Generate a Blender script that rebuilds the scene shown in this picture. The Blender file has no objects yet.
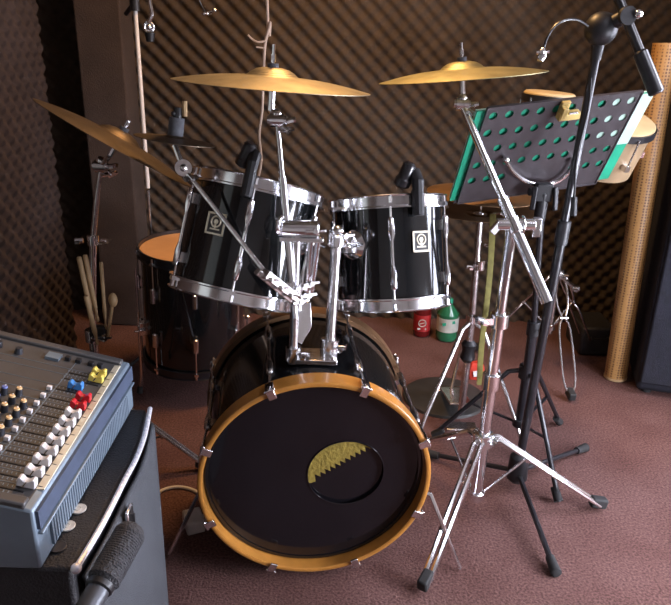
import bpy, math, random
from mathutils import Vector as V, Matrix
random.seed(7)
PI = math.pi
sc = bpy.context.scene
COL = sc.collection
rad = math.radians

# ------------------------------------------------------------------ camera
F, CX, CY, H = 690.0, 335.5, 302.5, 1.386
PITCH, ROLL = rad(21), rad(1.6)
cam_d = bpy.data.cameras.new('camera'); cam = bpy.data.objects.new('camera', cam_d); COL.objects.link(cam)
cam_d.sensor_fit = 'HORIZONTAL'; cam_d.sensor_width = 36.0; cam_d.lens = 36.0 * F / 671.0
cam_d.clip_start = 0.02
cam.matrix_world = Matrix.Translation((0, 0, H)) @ Matrix.Rotation(PI / 2 - PITCH, 4, 'X') @ Matrix.Rotation(ROLL, 4, 'Z')
sc.camera = cam
_fw = V((0, math.cos(PITCH), -math.sin(PITCH))); _u0 = V((0, math.sin(PITCH), math.cos(PITCH))); _r0 = V((1, 0, 0))
_r = math.cos(ROLL) * _r0 + math.sin(ROLL) * _u0
_u = -math.sin(ROLL) * _r0 + math.cos(ROLL) * _u0
def ray(x, y): return _fw + (x - CX) / F * _r - (y - CY) / F * _u
def at(x, y, Y):                    # point at depth Y seen at a photo position
    d = ray(x, y); return V((0, 0, H)) + d * (Y / d.y)
def atz(x, y, Z=0.0):               # point at height Z seen at a photo position
    d = ray(x, y); return V((0, 0, H)) + d * ((Z - H) / d.z)

# ------------------------------------------------------------------ materials
def mat(name, col, rough=0.5, metal=0.0, var=0.0, vscale=20.0, bump=0.0, bscale=80.0, coat=0.0, spec=0.5):
    m = bpy.data.materials.new(name); m.use_nodes = True
    nt = m.node_tree; b = nt.nodes['Principled BSDF']
    b.inputs['Base Color'].default_value = (*col, 1); b.inputs['Roughness'].default_value = rough
    b.inputs['Metallic'].default_value = metal; b.inputs['Coat Weight'].default_value = coat
    b.inputs['Coat Roughness'].default_value = 0.05; b.inputs['Specular IOR Level'].default_value = spec
    tc = nt.nodes.new('ShaderNodeTexCoord')
    if var > 0:
        n = nt.nodes.new('ShaderNodeTexNoise'); n.inputs['Scale'].default_value = vscale; n.inputs['Detail'].default_value = 6
        nt.links.new(tc.outputs['Object'], n.inputs['Vector'])
        r = nt.nodes.new('ShaderNodeValToRGB')
        r.color_ramp.elements[0].position = 0.3; r.color_ramp.elements[1].position = 0.7
        r.color_ramp.elements[0].color = (*[c * (1 - var) for c in col], 1)
        r.color_ramp.elements[1].color = (*[min(1, c * (1 + var)) for c in col], 1)
        nt.links.new(n.outputs['Fac'], r.inputs['Fac']); nt.links.new(r.outputs['Color'], b.inputs['Base Color'])
    if bump > 0:
        n2 = nt.nodes.new('ShaderNodeTexNoise'); n2.inputs['Scale'].default_value = bscale; n2.inputs['Detail'].default_value = 3
        nt.links.new(tc.outputs['Object'], n2.inputs['Vector'])
        bp = nt.nodes.new('ShaderNodeBump'); bp.inputs['Strength'].default_value = bump; bp.inputs['Distance'].default_value = 0.01
        nt.links.new(n2.outputs['Fac'], bp.inputs['Height']); nt.links.new(bp.outputs['Normal'], b.inputs['Normal'])
    return m

M = {}
M['chrome'] = mat('chrome', (0.88, 0.88, 0.90), 0.17, 1.0, 0.08, 30)
M['old_chrome'] = mat('worn chrome', (0.70, 0.68, 0.68), 0.26, 1.0, 0.25, 60)
M['black_shell'] = mat('black lacquer', (0.006, 0.007, 0.008), 0.10, 0.0, coat=0.6)
M['black_plastic'] = mat('black plastic', (0.012, 0.012, 0.014), 0.45, 0.0, 0.2, 40)
M['black_metal'] = mat('black powder coated metal', (0.012, 0.012, 0.015), 0.32, 0.0, 0.2, 40, coat=0.25)
M['rubber'] = mat('black rubber', (0.015, 0.015, 0.015), 0.75, 0.0, 0.2, 60)
M['grey_rubber'] = mat('grey felt', (0.10, 0.105, 0.12), 0.9, 0.0, 0.2, 90)
M['hoop_wood'] = mat('amber lacquered wood', (0.43, 0.185, 0.035), 0.28, 0.0, 0.22, 14, coat=0.4)
M['rear_hoop'] = mat('brown lacquered wood', (0.16, 0.085, 0.04), 0.4, 0.0, 0.2, 14)  # amber hoop wood again, its shadow put into a darker colour
M['black_head'] = mat('black drum film', (0.008, 0.007, 0.009), 0.12, 0.0, 0.2, 5)
M['smoke_head'] = mat('smoky drum film', (0.16, 0.13, 0.12), 0.4, 0.0, 0.2, 5)
M['coated_head'] = mat('coated drum film', (0.50, 0.27, 0.12), 0.5, 0.0, 0.12, 8)
M['cream_head'] = mat('cream skin', (0.50, 0.38, 0.20), 0.5, 0.0, 0.12, 14)
M['bongo_wood'] = mat('pale varnished wood', (0.30, 0.21, 0.12), 0.4, 0.0, 0.2, 10)
M['yellow_foam'] = mat('yellow foam', (0.26, 0.19, 0.03), 0.9, 0.0, 0.2, 60, 0.5, 120)
M['stick'] = mat('pale stick wood', (0.46, 0.31, 0.16), 0.5, 0.0, 0.15, 25)
M['clip_wood'] = mat('yellow wood', (0.58, 0.42, 0.14), 0.5, 0.0, 0.12, 25)
M['green'] = mat('green card', (0.012, 0.29, 0.165), 0.45, 0.0, 0.15, 8)
M['mint'] = mat('pale mint paper', (0.42, 0.62, 0.52), 0.6, 0.0, 0.1, 8)
M['desk'] = mat('dark desk metal', (0.055, 0.048, 0.052), 0.42, 0.2, 0.15, 30)
M['strap'] = mat('yellow green webbing', (0.16, 0.14, 0.03), 0.8, 0.0, 0.2, 60)
M['red'] = mat('red plastic', (0.55, 0.05, 0.03), 0.4, 0.0, 0.2, 30)
M['cola'] = mat('dark red drink', (0.10, 0.006, 0.006), 0.15, 0.0, coat=0.5)
M['red_label'] = mat('red label', (0.30, 0.012, 0.012), 0.5, 0.0, 0.15, 30)
M['green_plastic'] = mat('green bottle plastic', (0.02, 0.13, 0.06), 0.15, 0.0, 0.3, 20, coat=0.5)
M['pale_label'] = mat('pale label', (0.42, 0.42, 0.37), 0.6, 0.0, 0.15, 30)
M['white'] = mat('white plastic', (0.80, 0.80, 0.82), 0.35, 0.0, 0.05, 20)
M['cable_white'] = mat('dirty white cable', (0.62, 0.58, 0.54), 0.5, 0.0, 0.1, 20)
M['cord'] = mat('beige cord', (0.50, 0.36, 0.27), 0.6, 0.0, 0.15, 20)
M['silver_badge'] = mat('pale badge metal', (0.72, 0.66, 0.52), 0.35, 0.6, 0.1, 60)
M['badge_dark'] = mat('badge enamel', (0.03, 0.03, 0.032), 0.35)
M['mixer_top'] = mat('mixer panel', (0.085, 0.082, 0.082), 0.5, 0.2, 0.12, 12)
M['mixer_side'] = mat('mixer steel', (0.21, 0.27, 0.33), 0.42, 0.35, 0.10, 14)
M['mixer_navy'] = mat('mixer dark band', (0.075, 0.10, 0.155), 0.45, 0.2, 0.10, 14)
M['tape'] = mat('cream write-on tape', (0.72, 0.66, 0.50), 0.6, 0.0, 0.12, 40)
M['slot'] = mat('slot black', (0.008, 0.008, 0.010), 0.6)
M['fader_red'] = mat('red cap', (0.55, 0.02, 0.03), 0.3)
M['fader_blue'] = mat('blue cap', (0.06, 0.24, 0.60), 0.3)
M['fader_yellow'] = mat('yellow cap', (0.75, 0.60, 0.12), 0.3)
M['knob_dark'] = mat('knob body', (0.03, 0.032, 0.04), 0.4)
M['cap_amber'] = mat('amber knob cap', (0.80, 0.55, 0.28), 0.4)
M['cap_blue'] = mat('blue knob cap', (0.16, 0.20, 0.48), 0.4)
M['cap_green'] = mat('green knob cap', (0.35, 0.50, 0.25), 0.4)
M['cab'] = mat('black vinyl', (0.016, 0.016, 0.019), 0.55, 0.0, 0.2, 50, 0.35, 260)
M['grille'] = mat('grey steel mesh', (0.060, 0.066, 0.074), 0.6, 0.25, 0.12, 12, 0.4, 500)
M['edge_metal'] = mat('brushed edge strip', (0.80, 0.80, 0.92), 0.5, 0.5, 0.25, 160)
M['coin'] = mat('silver coin', (0.78, 0.75, 0.68), 0.5, 0.25, 0.1, 60)
M['coin_dark'] = mat('tarnished coin', (0.10, 0.09, 0.085), 0.45, 0.8, 0.1, 60)
M['grip'] = mat('ribbed black foam', (0.032, 0.032, 0.036), 0.7, 0.0, 0.25, 80, 0.6, 300)
M['bar_grey'] = mat('dark grey bar', (0.07, 0.075, 0.085), 0.4, 0.4, 0.1, 20)
M['navy_cloth'] = mat('navy black cloth', (0.009, 0.0095, 0.0165), 0.9, 0.0, 0.3, 40, 0.3, 300)
M['mat_black'] = mat('black rubber mat', (0.022, 0.02, 0.018), 0.6, 0.0, 0.3, 12)
M['plain_wall'] = mat('dark brown paint', (0.085, 0.062, 0.05), 0.9, 0.0, 0.15, 6)
M['pier'] = mat('brown felt', (0.044, 0.029, 0.023), 0.95, 0.0, 0.22, 9, 0.4, 160)
M['door_paint'] = mat('pale grey green door paint', (0.50, 0.56, 0.52), 0.5, 0.0, 0.05, 5)
M['pale_wall'] = mat('pale plaster', (0.55, 0.54, 0.52), 0.9, 0.0, 0.05, 5)
M['ceiling'] = mat('grey brown ceiling', (0.42, 0.39, 0.36), 0.9, 0.0, 0.1, 5)
M['frame'] = mat('window paint', (0.6, 0.6, 0.58), 0.5, 0.0, 0.05, 10)
M['pane'] = mat('window glass', (0.9, 0.95, 0.95), 0.02); M['pane'].node_tree.nodes['Principled BSDF'].inputs['Transmission Weight'].default_value = 1.0
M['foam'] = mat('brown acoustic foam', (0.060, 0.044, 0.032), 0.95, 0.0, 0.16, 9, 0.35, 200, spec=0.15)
M['foam_side'] = mat('faded acoustic foam', (0.044, 0.032, 0.029), 0.95, 0.0, 0.16, 9, 0.35, 200, spec=0.15)  # same foam, dimness of the left wall put into the colour

def cymbal_mat(name, col, rough):
    m = mat(name, col, rough, 1.0, 0.22, 16)
    nt = m.node_tree; b = nt.nodes['Principled BSDF']
    tc = nt.nodes['Texture Coordinate'] if 'Texture Coordinate' in nt.nodes else nt.nodes.new('ShaderNodeTexCoord')
    w = nt.nodes.new('ShaderNodeTexWave'); w.wave_type = 'RINGS'; w.rings_direction = 'Z'
    w.inputs['Scale'].default_value = 60; w.inputs['Distortion'].default_value = 0.6
    nt.links.new(tc.outputs['Object'], w.inputs['Vector'])
    bp = nt.nodes.new('ShaderNodeBump'); bp.inputs['Strength'].default_value = 0.18; bp.inputs['Distance'].default_value = 0.002
    nt.links.new(w.outputs['Fac'], bp.inputs['Height']); nt.links.new(bp.outputs['Normal'], b.inputs['Normal'])
    return m
M['brass'] = cymbal_mat('brass cymbal', (0.30, 0.275, 0.155), 0.48)
M['bronze'] = cymbal_mat('bronze cymbal', (0.27, 0.235, 0.165), 0.48)
M['dull_bronze'] = cymbal_mat('dull bronze cymbal', (0.11, 0.084, 0.062), 0.5)
M['hat_bronze'] = cymbal_mat('amber bronze cymbal', (0.26, 0.16, 0.085), 0.5)

def carpet_mat():
    m = bpy.data.materials.new('brown red carpet'); m.use_nodes = True
    nt = m.node_tree; b = nt.nodes['Principled BSDF']; b.inputs['Roughness'].default_value = 0.95
    b.inputs['Specular IOR Level'].default_value = 0.15
    tc = nt.nodes.new('ShaderNodeTexCoord')
    def ramp(scale, a, c, lo=0.3, hi=0.7):
        n = nt.nodes.new('ShaderNodeTexNoise'); n.inputs['Scale'].default_value = scale; n.inputs['Detail'].default_value = 5
        nt.links.new(tc.outputs['Object'], n.inputs['Vector'])
        r = nt.nodes.new('ShaderNodeValToRGB')
        r.color_ramp.elements[0].position = lo; r.color_ramp.elements[1].position = hi
        r.color_ramp.elements[0].color = (*a, 1); r.color_ramp.elements[1].color = (*c, 1)
        nt.links.new(n.outputs['Fac'], r.inputs['Fac']); return n, r
    n1, r1 = ramp(4.0, (0.105, 0.050, 0.041), (0.152, 0.080, 0.068))
    n2, r2 = ramp(150.0, (0.55, 0.53, 0.54), (1.35, 1.37, 1.42), 0.34, 0.68)
    mx = nt.nodes.new('ShaderNodeMix'); mx.data_type = 'RGBA'; mx.blend_type = 'MULTIPLY'; mx.inputs[0].default_value = 1.0
    nt.links.new(r1.outputs['Color'], mx.inputs[6]); nt.links.new(r2.outputs['Color'], mx.inputs[7])
    nt.links.new(mx.outputs[2], b.inputs['Base Color'])
    bp = nt.nodes.new('ShaderNodeBump'); bp.inputs['Strength'].default_value = 0.6; bp.inputs['Distance'].default_value = 0.006
    nt.links.new(n2.outputs['Fac'], bp.inputs['Height']); nt.links.new(bp.outputs['Normal'], b.inputs['Normal'])
    return m
M['carpet'] = carpet_mat()

def mesh_tube_mat():
    m = bpy.data.materials.new('perforated tan sheet'); m.use_nodes = True
    nt = m.node_tree; b = nt.nodes['Principled BSDF']; b.inputs['Roughness'].default_value = 0.5
    tc = nt.nodes.new('ShaderNodeTexCoord')
    v = nt.nodes.new('ShaderNodeTexVoronoi'); v.inputs['Scale'].default_value = 85; v.inputs['Randomness'].default_value = 0.15
    nt.links.new(tc.outputs['Object'], v.inputs['Vector'])
    r = nt.nodes.new('ShaderNodeValToRGB')
    r.color_ramp.elements[0].position = 0.25; r.color_ramp.elements[1].position = 0.45
    r.color_ramp.elements[0].color = (0.13, 0.06, 0.02, 1); r.color_ramp.elements[1].color = (0.42, 0.225, 0.075, 1)
    nt.links.new(v.outputs['Distance'], r.inputs['Fac']); nt.links.new(r.outputs['Color'], b.inputs['Base Color'])
    return m
M['perforated'] = mesh_tube_mat()

# ------------------------------------------------------------------ mesh builder
def basis(d):
    d = V(d).normalized(); a = V((0, 0, 1)) if abs(d.z) < 0.9 else V((1, 0, 0))
    x = a.cross(d).normalized(); return x, d.cross(x).normalized(), d
WM = {}
class MB:
    def __init__(s): s.v = []; s.f = []; s.mi = []; s.cur = 0
    def m(s, i): s.cur = i; return s
    def face(s, idx): s.f.append(idx); s.mi.append(s.cur)
    def grid(s, rows, close=True):
        k = len(rows[0]); b = len(s.v)
        for r in rows: s.v.extend(r)
        for i in range(len(rows) - 1):
            for j in range(k if close else k - 1):
                j2 = (j + 1) % k
                s.face((b + i * k + j, b + i * k + j2, b + (i + 1) * k + j2, b + (i + 1) * k + j))
        return b, k
    def tube(s, pts, r, n=10, cap=True):
        pts = [V(p) for p in pts]; rr = r if isinstance(r, (list, tuple)) else [r] * len(pts)
        rows = []; x = None
        for i, p in enumerate(pts):
            a = pts[max(i - 1, 0)]; c = pts[min(i + 1, len(pts) - 1)]; t = (c - a).normalized()
            if x is None: x, y, _ = basis(t)
            else:
                x = (x - t * x.dot(t)).normalized(); y = t.cross(x)
            rows.append([p + (x * math.cos(2 * PI * j / n) + y * math.sin(2 * PI * j / n)) * rr[i] for j in range(n)])
        b, k = s.grid(rows)
        if cap:
            s.face(tuple(reversed(range(b, b + k)))); e = b + (len(rows) - 1) * k; s.face(tuple(range(e, e + k)))
        return s
    def lathe(s, prof, o=(0, 0, 0), d=(0, 0, 1), n=32, closed=False):
        o = V(o); x, y, z = basis(d)
        rows = [[o + z * h + (x * math.cos(2 * PI * j / n) + y * math.sin(2 * PI * j / n)) * max(r, 1e-5) for j in range(n)] for r, h in prof]
        if closed: rows.append(rows[0])
        s.grid(rows); return s
    def sphere(s, c, r, n=12, sc_=(1, 1, 1)):
        prof = [(math.sin(PI * i / n) * r, -math.cos(PI * i / n) * r) for i in range(n + 1)]
        b = len(s.v); s.lathe(prof, (0, 0, 0), (0, 0, 1), n + 4)
        for i in range(b, len(s.v)):
            p = s.v[i]; s.v[i] = V((p.x * sc_[0], p.y * sc_[1], p.z * sc_[2])) + V(c)
        return s
    def torus(s, c, d, R, r, n=32, k=8):
        return s.lathe([(R + r * math.cos(2 * PI * i / k), r * math.sin(2 * PI * i / k)) for i in range(k)], c, d, n, closed=True)
    def box(s, c, size, ax=None, taper=1.0):
        c = V(c); X, Y, Z = ax if ax else (V((1, 0, 0)), V((0, 1, 0)), V((0, 0, 1)))
        hx, hy, hz = [q / 2 for q in size]; b = len(s.v)
        for k in (-1, 1):
            t = taper if k > 0 else 1
            for j, i in ((-1, -1), (-1, 1), (1, 1), (1, -1)): s.v.append(c + X * i * hx * t + Y * j * hy * t + Z * k * hz)
        for q in ((3, 2, 1, 0), (4, 5, 6, 7), (0, 1, 5, 4), (1, 2, 6, 5), (2, 3, 7, 6), (3, 0, 4, 7)): s.face(tuple(b + w for w in q))
        return s
    def bar(s, a, b_, w, t, up=(0, 0, 1)):
        a = V(a); b_ = V(b_); d = (b_ - a); L = d.length; d.normalize(); up = V(up)
        x = up.cross(d)
        if x.length < 1e-3: x = V((1, 0, 0)).cross(d)
        x.normalize(); y = d.cross(x)
        return s.box((a + b_) / 2, (w, t, L), (x, y, d))
    def prism(s, poly, o, ex, ey, depth):
        o = V(o); ex = V(ex); ey = V(ey); n = ex.cross(ey).normalized() * depth; b = len(s.v); k = len(poly)
        for p, q in poly: s.v.append(o + ex * p + ey * q)
        for p, q in poly: s.v.append(o + ex * p + ey * q + n)
        s.face(tuple(reversed(range(b, b + k)))); s.face(tuple(range(b + k, b + 2 * k)))
        for i in range(k):
            j = (i + 1) % k; s.face((b + i, b + j, b + k + j, b + k + i))
        return s
    def build(s, name, m, parent=None, bevel=0.0, ang=35, world=True, loc=None):
        me = bpy.data.meshes.new(name)
        vs = s.v
        if parent is not None and world:
            inv = WM[parent.name].inverted(); vs = [inv @ V(p) for p in vs]
        elif loc is not None: vs = [V(p) - V(loc) for p in vs]
        me.from_pydata([tuple(p) for p in vs], [], s.f); me.validate()
        for q in (m if isinstance(m, (list, tuple)) else [m]): me.materials.append(M[q])
        if len(me.polygons) == len(s.mi): me.polygons.foreach_set('material_index', s.mi)
        import bmesh
        bm = bmesh.new(); bm.from_mesh(me); bmesh.ops.recalc_face_normals(bm, faces=bm.faces); bm.to_mesh(me); bm.free()
        me.shade_smooth(); me.set_sharp_from_angle(angle=rad(ang))
        o = bpy.data.objects.new(name, me); COL.objects.link(o)
        if parent is not None: o.parent = parent; WM[o.name] = WM[parent.name].copy()
        else: o.location = loc if loc is not None else (0, 0, 0); WM[o.name] = Matrix.Translation(o.location)
        if bevel > 0:
            bv = o.modifiers.new('bevel', 'BEVEL'); bv.width = bevel; bv.segments = 2; bv.limit_method = 'ANGLE'; bv.angle_limit = rad(40)
        return o
def tag(o, label, cat, group=None, kind=None):
    if label: o['label'] = label
    if cat: o['category'] = cat
    if group: o['group'] = group
    if kind: o['kind'] = kind
    return o
def thing(name, label, cat, loc=(0, 0, 0), mw=None, group=None):
    o = bpy.data.objects.new(name, None); o.empty_display_size = 0.05; COL.objects.link(o)
    mw = mw if mw is not None else Matrix.Translation(V(loc))
    o.matrix_world = mw; WM[o.name] = mw.copy()
    return tag(o, label, cat, group)
def struct(o): o['kind'] = 'structure'; return o
def axis_mw(o, z, ref=(0, 1, 0)):   # matrix with local z along z and local -y towards the viewer
    z = V(z).normalized(); y = V(ref); y = (y - z * y.dot(z)).normalized(); x = y.cross(z)
    return Matrix(((x.x, y.x, z.x, o[0]), (x.y, y.y, z.y, o[1]), (x.z, y.z, z.z, o[2]), (0, 0, 0, 1)))

# ------------------------------------------------------------------ room
XL, XR, YB, YF, ZC = -1.45, 2.0, 3.42, -1.6, 2.5
struct(MB().box(((XL + XR) / 2, (YB + YF) / 2, -0.05), (XR - XL + 0.4, YB - YF + 0.4, 0.1)).build('floor', 'carpet'))
struct(MB().box(((XL + XR) / 2, (YB + YF) / 2, ZC + 0.05), (XR - XL + 0.4, YB - YF + 0.4, 0.1)).build('ceiling', 'ceiling'))
def foam_wall(name, m, o, ex, L, z0, z1, nrm, p=0.053, dep=0.026, sub=6):
    o = V(o); ex = V(ex).normalized(); nrm = V(nrm).normalized(); st = p * math.sqrt(2) / (sub + 2)
    nu = int(L / st) + 1; nv = int((z1 - z0) / st) + 1; s = MB(); rows = []
    for j in range(nv + 1):
        z = z0 + (z1 - z0) * j / nv; r = []
        for i in range(nu + 1):
            x = L * i / nu
            a = 2 * PI * (x + z) / math.sqrt(2) / p; b = 2 * PI * (x - z) / math.sqrt(2) / p
            h = dep * (0.5 + 0.33 * math.cos(a) + 0.17 * math.cos(b))
            r.append(o + ex * x + V((0, 0, z)) + nrm * h)
        rows.append(r)
    s.grid(rows, close=False)
    # solid backing board behind the foam
    c = o + ex * (L / 2) + V((0, 0, (z0 + z1) / 2)) - nrm * 0.02
    s.box(c, (L, 0.039, z1 - z0), (ex, nrm, V((0, 0, 1))))
    return struct(s.build(name, m, ang=80))
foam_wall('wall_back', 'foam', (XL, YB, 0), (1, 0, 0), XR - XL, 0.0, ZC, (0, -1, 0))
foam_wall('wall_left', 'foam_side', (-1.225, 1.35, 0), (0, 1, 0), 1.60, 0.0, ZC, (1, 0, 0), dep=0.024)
struct(MB().box((XL - 0.03, (YF + YB) / 2, ZC / 2), (0.06, YB - YF, ZC)).build('wall_left_side', 'plain_wall'))
struct(MB().box((XL + 0.02, 0.55, 1.0), (0.04, 0.75, 2.0)).build('door_1', 'door_paint', bevel=0.004))  # unseen board added for the pale band reflected in the left tom
struct(MB().box((-1.060, 3.29, ZC / 2), (0.205, 0.18, ZC)).build('trim_1', 'pier', bevel=0.01))
WY0, WY1, WZ0, WZ1 = 1.52, 2.25, 0.55, 2.05
w = MB(); xw = XR + 0.05; V0, V1 = 0.42, 1.28
w.box((xw, (YF + V0) / 2, ZC / 2), (0.1, V0 - YF, ZC)); w.box((xw, (V1 + WY0) / 2, ZC / 2), (0.1, WY0 - V1, ZC)); w.box((xw, (V0 + V1) / 2, 0.05), (0.1, V1 - V0, 0.1)); w.box((xw, (V0 + V1) / 2, (1.0 + ZC) / 2), (0.1, V1 - V0, ZC - 1.0)); w.box((xw, (WY1 + YB) / 2, ZC / 2), (0.1, YB - WY1, ZC))
w.box((xw, (WY0 + WY1) / 2, WZ0 / 2), (0.1, WY1 - WY0, WZ0)); w.box((xw, (WY0 + WY1) / 2, (WZ1 + ZC) / 2), (0.1, WY1 - WY0, ZC - WZ1))
struct(w.build('wall_right', 'pale_wall'))
w = MB()
for y in (WY0 + 0.02, WY1 - 0.02): w.box((XR + 0.05, y, (WZ0 + WZ1) / 2), (0.07, 0.04, WZ1 - WZ0))
for z in (WZ0 + 0.02, WZ1 - 0.02, ): w.box((XR + 0.05, (WY0 + WY1) / 2, z), (0.07, WY1 - WY0, 0.04))
struct(w.build('window_1', 'frame'))
w = MB()
for y in (V0 + 0.02, V1 - 0.02): w.box((XR + 0.05, y, 0.55), (0.07, 0.04, 0.9))
for z in (0.12, 0.98): w.box((XR + 0.05, (V0 + V1) / 2, z), (0.07, V1 - V0, 0.04))
struct(w.build('window_2', 'frame'))  # frame of a low window added to brighten the near floor
for k, (y0, y1, z0, z1) in enumerate(((WY0, WY1, WZ0, WZ1), (V0, V1, 0.1, 1.0))): struct(MB().box((XR + 0.06, (y0 + y1) / 2, (z0 + z1) / 2), (0.006, y1 - y0 - 0.06, z1 - z0 - 0.06)).build('window_%d_pane' % (k + 1), 'pane'))  # second pane closes the added low window
struct(MB().box(((XL + XR) / 2, YF - 0.05, ZC / 2), (XR - XL, 0.1, ZC)).build('wall_rear', 'pale_wall'))

# ------------------------------------------------------------------ lights
def area(name, loc, target, sx, sy, power, col):
    d = bpy.data.lights.new(name, 'AREA'); d.shape = 'RECTANGLE'; d.size = sx; d.size_y = sy; d.energy = power; d.color = col
    o = bpy.data.objects.new(name, d); COL.objects.link(o); o.location = loc
    o.rotation_euler = (V(target) - V(loc)).to_track_quat('-Z', 'Y').to_euler(); return o
area('window_daylight', (XR - 0.03, (WY0 + WY1) / 2, (WZ0 + WZ1) / 2), (0.0, (WY0 + WY1) / 2 - 0.75, 0.4), 0.72, 1.45, 66, (0.82, 0.83, 1.0))
area('low_window_daylight', (XR - 0.03, (V0 + V1) / 2, 0.55), (1.0, 1.15, 0.0), 0.75, 0.75, 100, (0.84, 0.86, 1.0))  # added light for the bright pool on the near right floor
area('front_ceiling_panel', (1.45, 0.75, ZC - 0.02), (1.25, 1.15, 0.0), 0.8, 0.8, 34, (0.86, 0.86, 1.0))  # added fill light, no real ceiling panel here
area('back_ceiling_lamp', (0.05, 2.40, ZC - 0.03), (0.05, 2.40, 0), 0.35, 0.35, 36, (1.0, 0.56, 0.22))
wd = bpy.data.worlds.new('world'); sc.world = wd; wd.use_nodes = True
bg = wd.node_tree.nodes['Background']; bg.inputs['Color'].default_value = (0.7, 0.8, 1, 1); bg.inputs['Strength'].default_value = 0.6

# ------------------------------------------------------------------ small hardware
def wing_nut(s, p, d, r=0.012):
    p = V(p); d = V(d).normalized(); x, y, _ = basis(d)
    s.tube([p - d * r * 0.7, p + d * r * 0.9], r * 0.55, 8)
    s.bar(p + d * r * 0.2 - x * r * 1.9, p + d * r * 0.2 + x * r * 1.9, r * 0.45, r * 0.9, d)
    return s
def clamp(s, p, d, r, h):
    p = V(p); d = V(d).normalized()
    return s.tube([p - d * h / 2, p - d * h / 2 + d * 0.002, p + d * h / 2 - d * 0.002, p + d * h / 2], [r * 0.9, r, r, r * 0.9], 14)

# ------------------------------------------------------------------ drums
def make_badge(t, R, z, a, size):
    n = V((math.sin(a), -math.cos(a), 0)); x = V((math.cos(a), math.sin(a), 0)); up = V((0, 0, 1))
    c = n * (R + 0.0015) + up * z; h = size / 2
    s = MB().box(c, (size, 0.004, size * 1.04), (x, -n, up))
    b = s.build('badge', 'badge_dark', t, world=False)
    s = MB(); w_ = size * 0.09
    for k in (-1, 1):
        s.box(c + x * k * (h - w_ / 2) + n * 0.0022, (w_, 0.002, size * 1.04), (x, -n, up))
        s.box(c + up * k * (h * 1.04 - w_ / 2) + n * 0.0022, (size, 0.002, w_), (x, -n, up))
    s.build('badge_border', 'silver_badge', b, world=False)
    s = MB(); e = c + up * size * 0.10 + n * 0.0022
    s.torus(e, n, size * 0.25, size * 0.045, 24, 6)
    s.tube([e + n * -0.001, e + n * 0.001], size * 0.12, 16)
    s.bar(e - up * size * 0.05, e - up * size * 0.36, size * 0.09, 0.002, n)
    s.bar(e - up * size * 0.36 - x * size * 0.26, e - up * size * 0.36 + x * size * 0.26, 0.002, size * 0.07, up)
    s.build('badge_emblem', 'silver_badge', b, world=False)

def make_drum(name, label, cat, mw, R, Hh, lugs, phase, badge=None, top='black_head', bottom='black_head', hoop='chrome', short_lugs=False, group=None):
    t = thing(name, label, cat, mw=mw, group=group); WM[t.name] = Matrix.Identity(4)
    B = lambda s, nm, m_, p=t, **k: s.build(nm, m_, p, world=False, **k)
    B(MB().lathe([(R - 0.008, 0.004), (R, 0.004), (R, Hh - 0.004), (R - 0.008, Hh - 0.004)], n=64, closed=True), 'shell', 'black_shell')
    for z, nm, m_ in ((Hh, 'top_head', top), (0, 'bottom_head', bottom)):
        k = 1 if z else -1
        B(MB().lathe([(0, z + k * 0.001), (R - 0.012, z + k * 0.001), (R + 0.003, z), (R + 0.004, z - k * 0.008), (R + 0.0005, z - k * 0.008)], n=64), nm, m_)
        hp = [(R + 0.0045, -0.020), (R + 0.014, -0.020), (R + 0.014, -0.016), (R + 0.0075, -0.013), (R + 0.0075, 0.010), (R + 0.012, 0.0125), (R + 0.010, 0.0150), (R + 0.0045, 0.0135)]
        B(MB().lathe([(r, z + k * h) for r, h in hp], n=64, closed=True), 'top_hoop' if z else 'bottom_hoop', hoop)
    for i in range(lugs):
        a = phase + 2 * PI * i / lugs; n = V((math.sin(a), -math.cos(a), 0)); up = V((0, 0, 1))
        s = MB(); p = n * (R + 0.015)
        if short_lugs:
            for z in (Hh * 0.3, Hh * 0.7):
                if z > Hh / 2: B(s, 'lug', 'chrome'); s = MB()
                s.tube([p + up * (z - 0.03), p + up * (z - 0.026), p + up * (z + 0.026), p + up * (z + 0.03)], [0.006, 0.011, 0.011, 0.006], 10)
                s.bar(p - n * 0.016 + up * z, p + up * z, 0.016, 0.03, up)
        else:
            z0, z1 = 0.055, Hh - 0.055
            for z, q in ((z0, 1), (z1, -1)):
                s.tube([p + up * (z - q * 0.012), p + up * (z - q * 0.008), p + up * (z + q * 0.030), p + up * (z + q * 0.048)], [0.0055, 0.0085, 0.0090, 0.0050], 10)
                s.bar(p - n * 0.016 + up * (z + q * 0.012), p + up * (z + q * 0.012), 0.014, 0.026, up)
            s.tube([p + up * z0, p + up * z1], 0.0046, 8)
        lg = B(s, 'lug', 'chrome')
        q0 = p - n * 0.002
        for za, zb in ((Hh * 0.68, Hh + 0.006), (Hh * 0.32, -0.006)):
            s = MB().tube([q0 + up * za, q0 + up * zb], 0.0030, 6)
            k = 1 if zb > 0 else -1
            s.box(q0 + up * (zb - k * 0.018) - n * 0.001, (0.016, 0.016, 0.010), (V((math.cos(a), math.sin(a), 0)), -n, up))
            s.tube([q0 + up * (zb - k * 0.013), q0 + up * (zb + k * 0.003)], 0.0048, 6)
            B(s, 'tension_rod', 'chrome', lg)
    if badge: make_badge(t, R, badge[0], badge[1], badge[2])
    return t

def drum_mw(center, lean, tilt, Hh):
    z = V((math.sin(lean), math.cos(lean) * math.sin(tilt), math.cos(lean) * math.cos(tilt)))
    return axis_mw(V(center) - z * Hh / 2, z)

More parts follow.
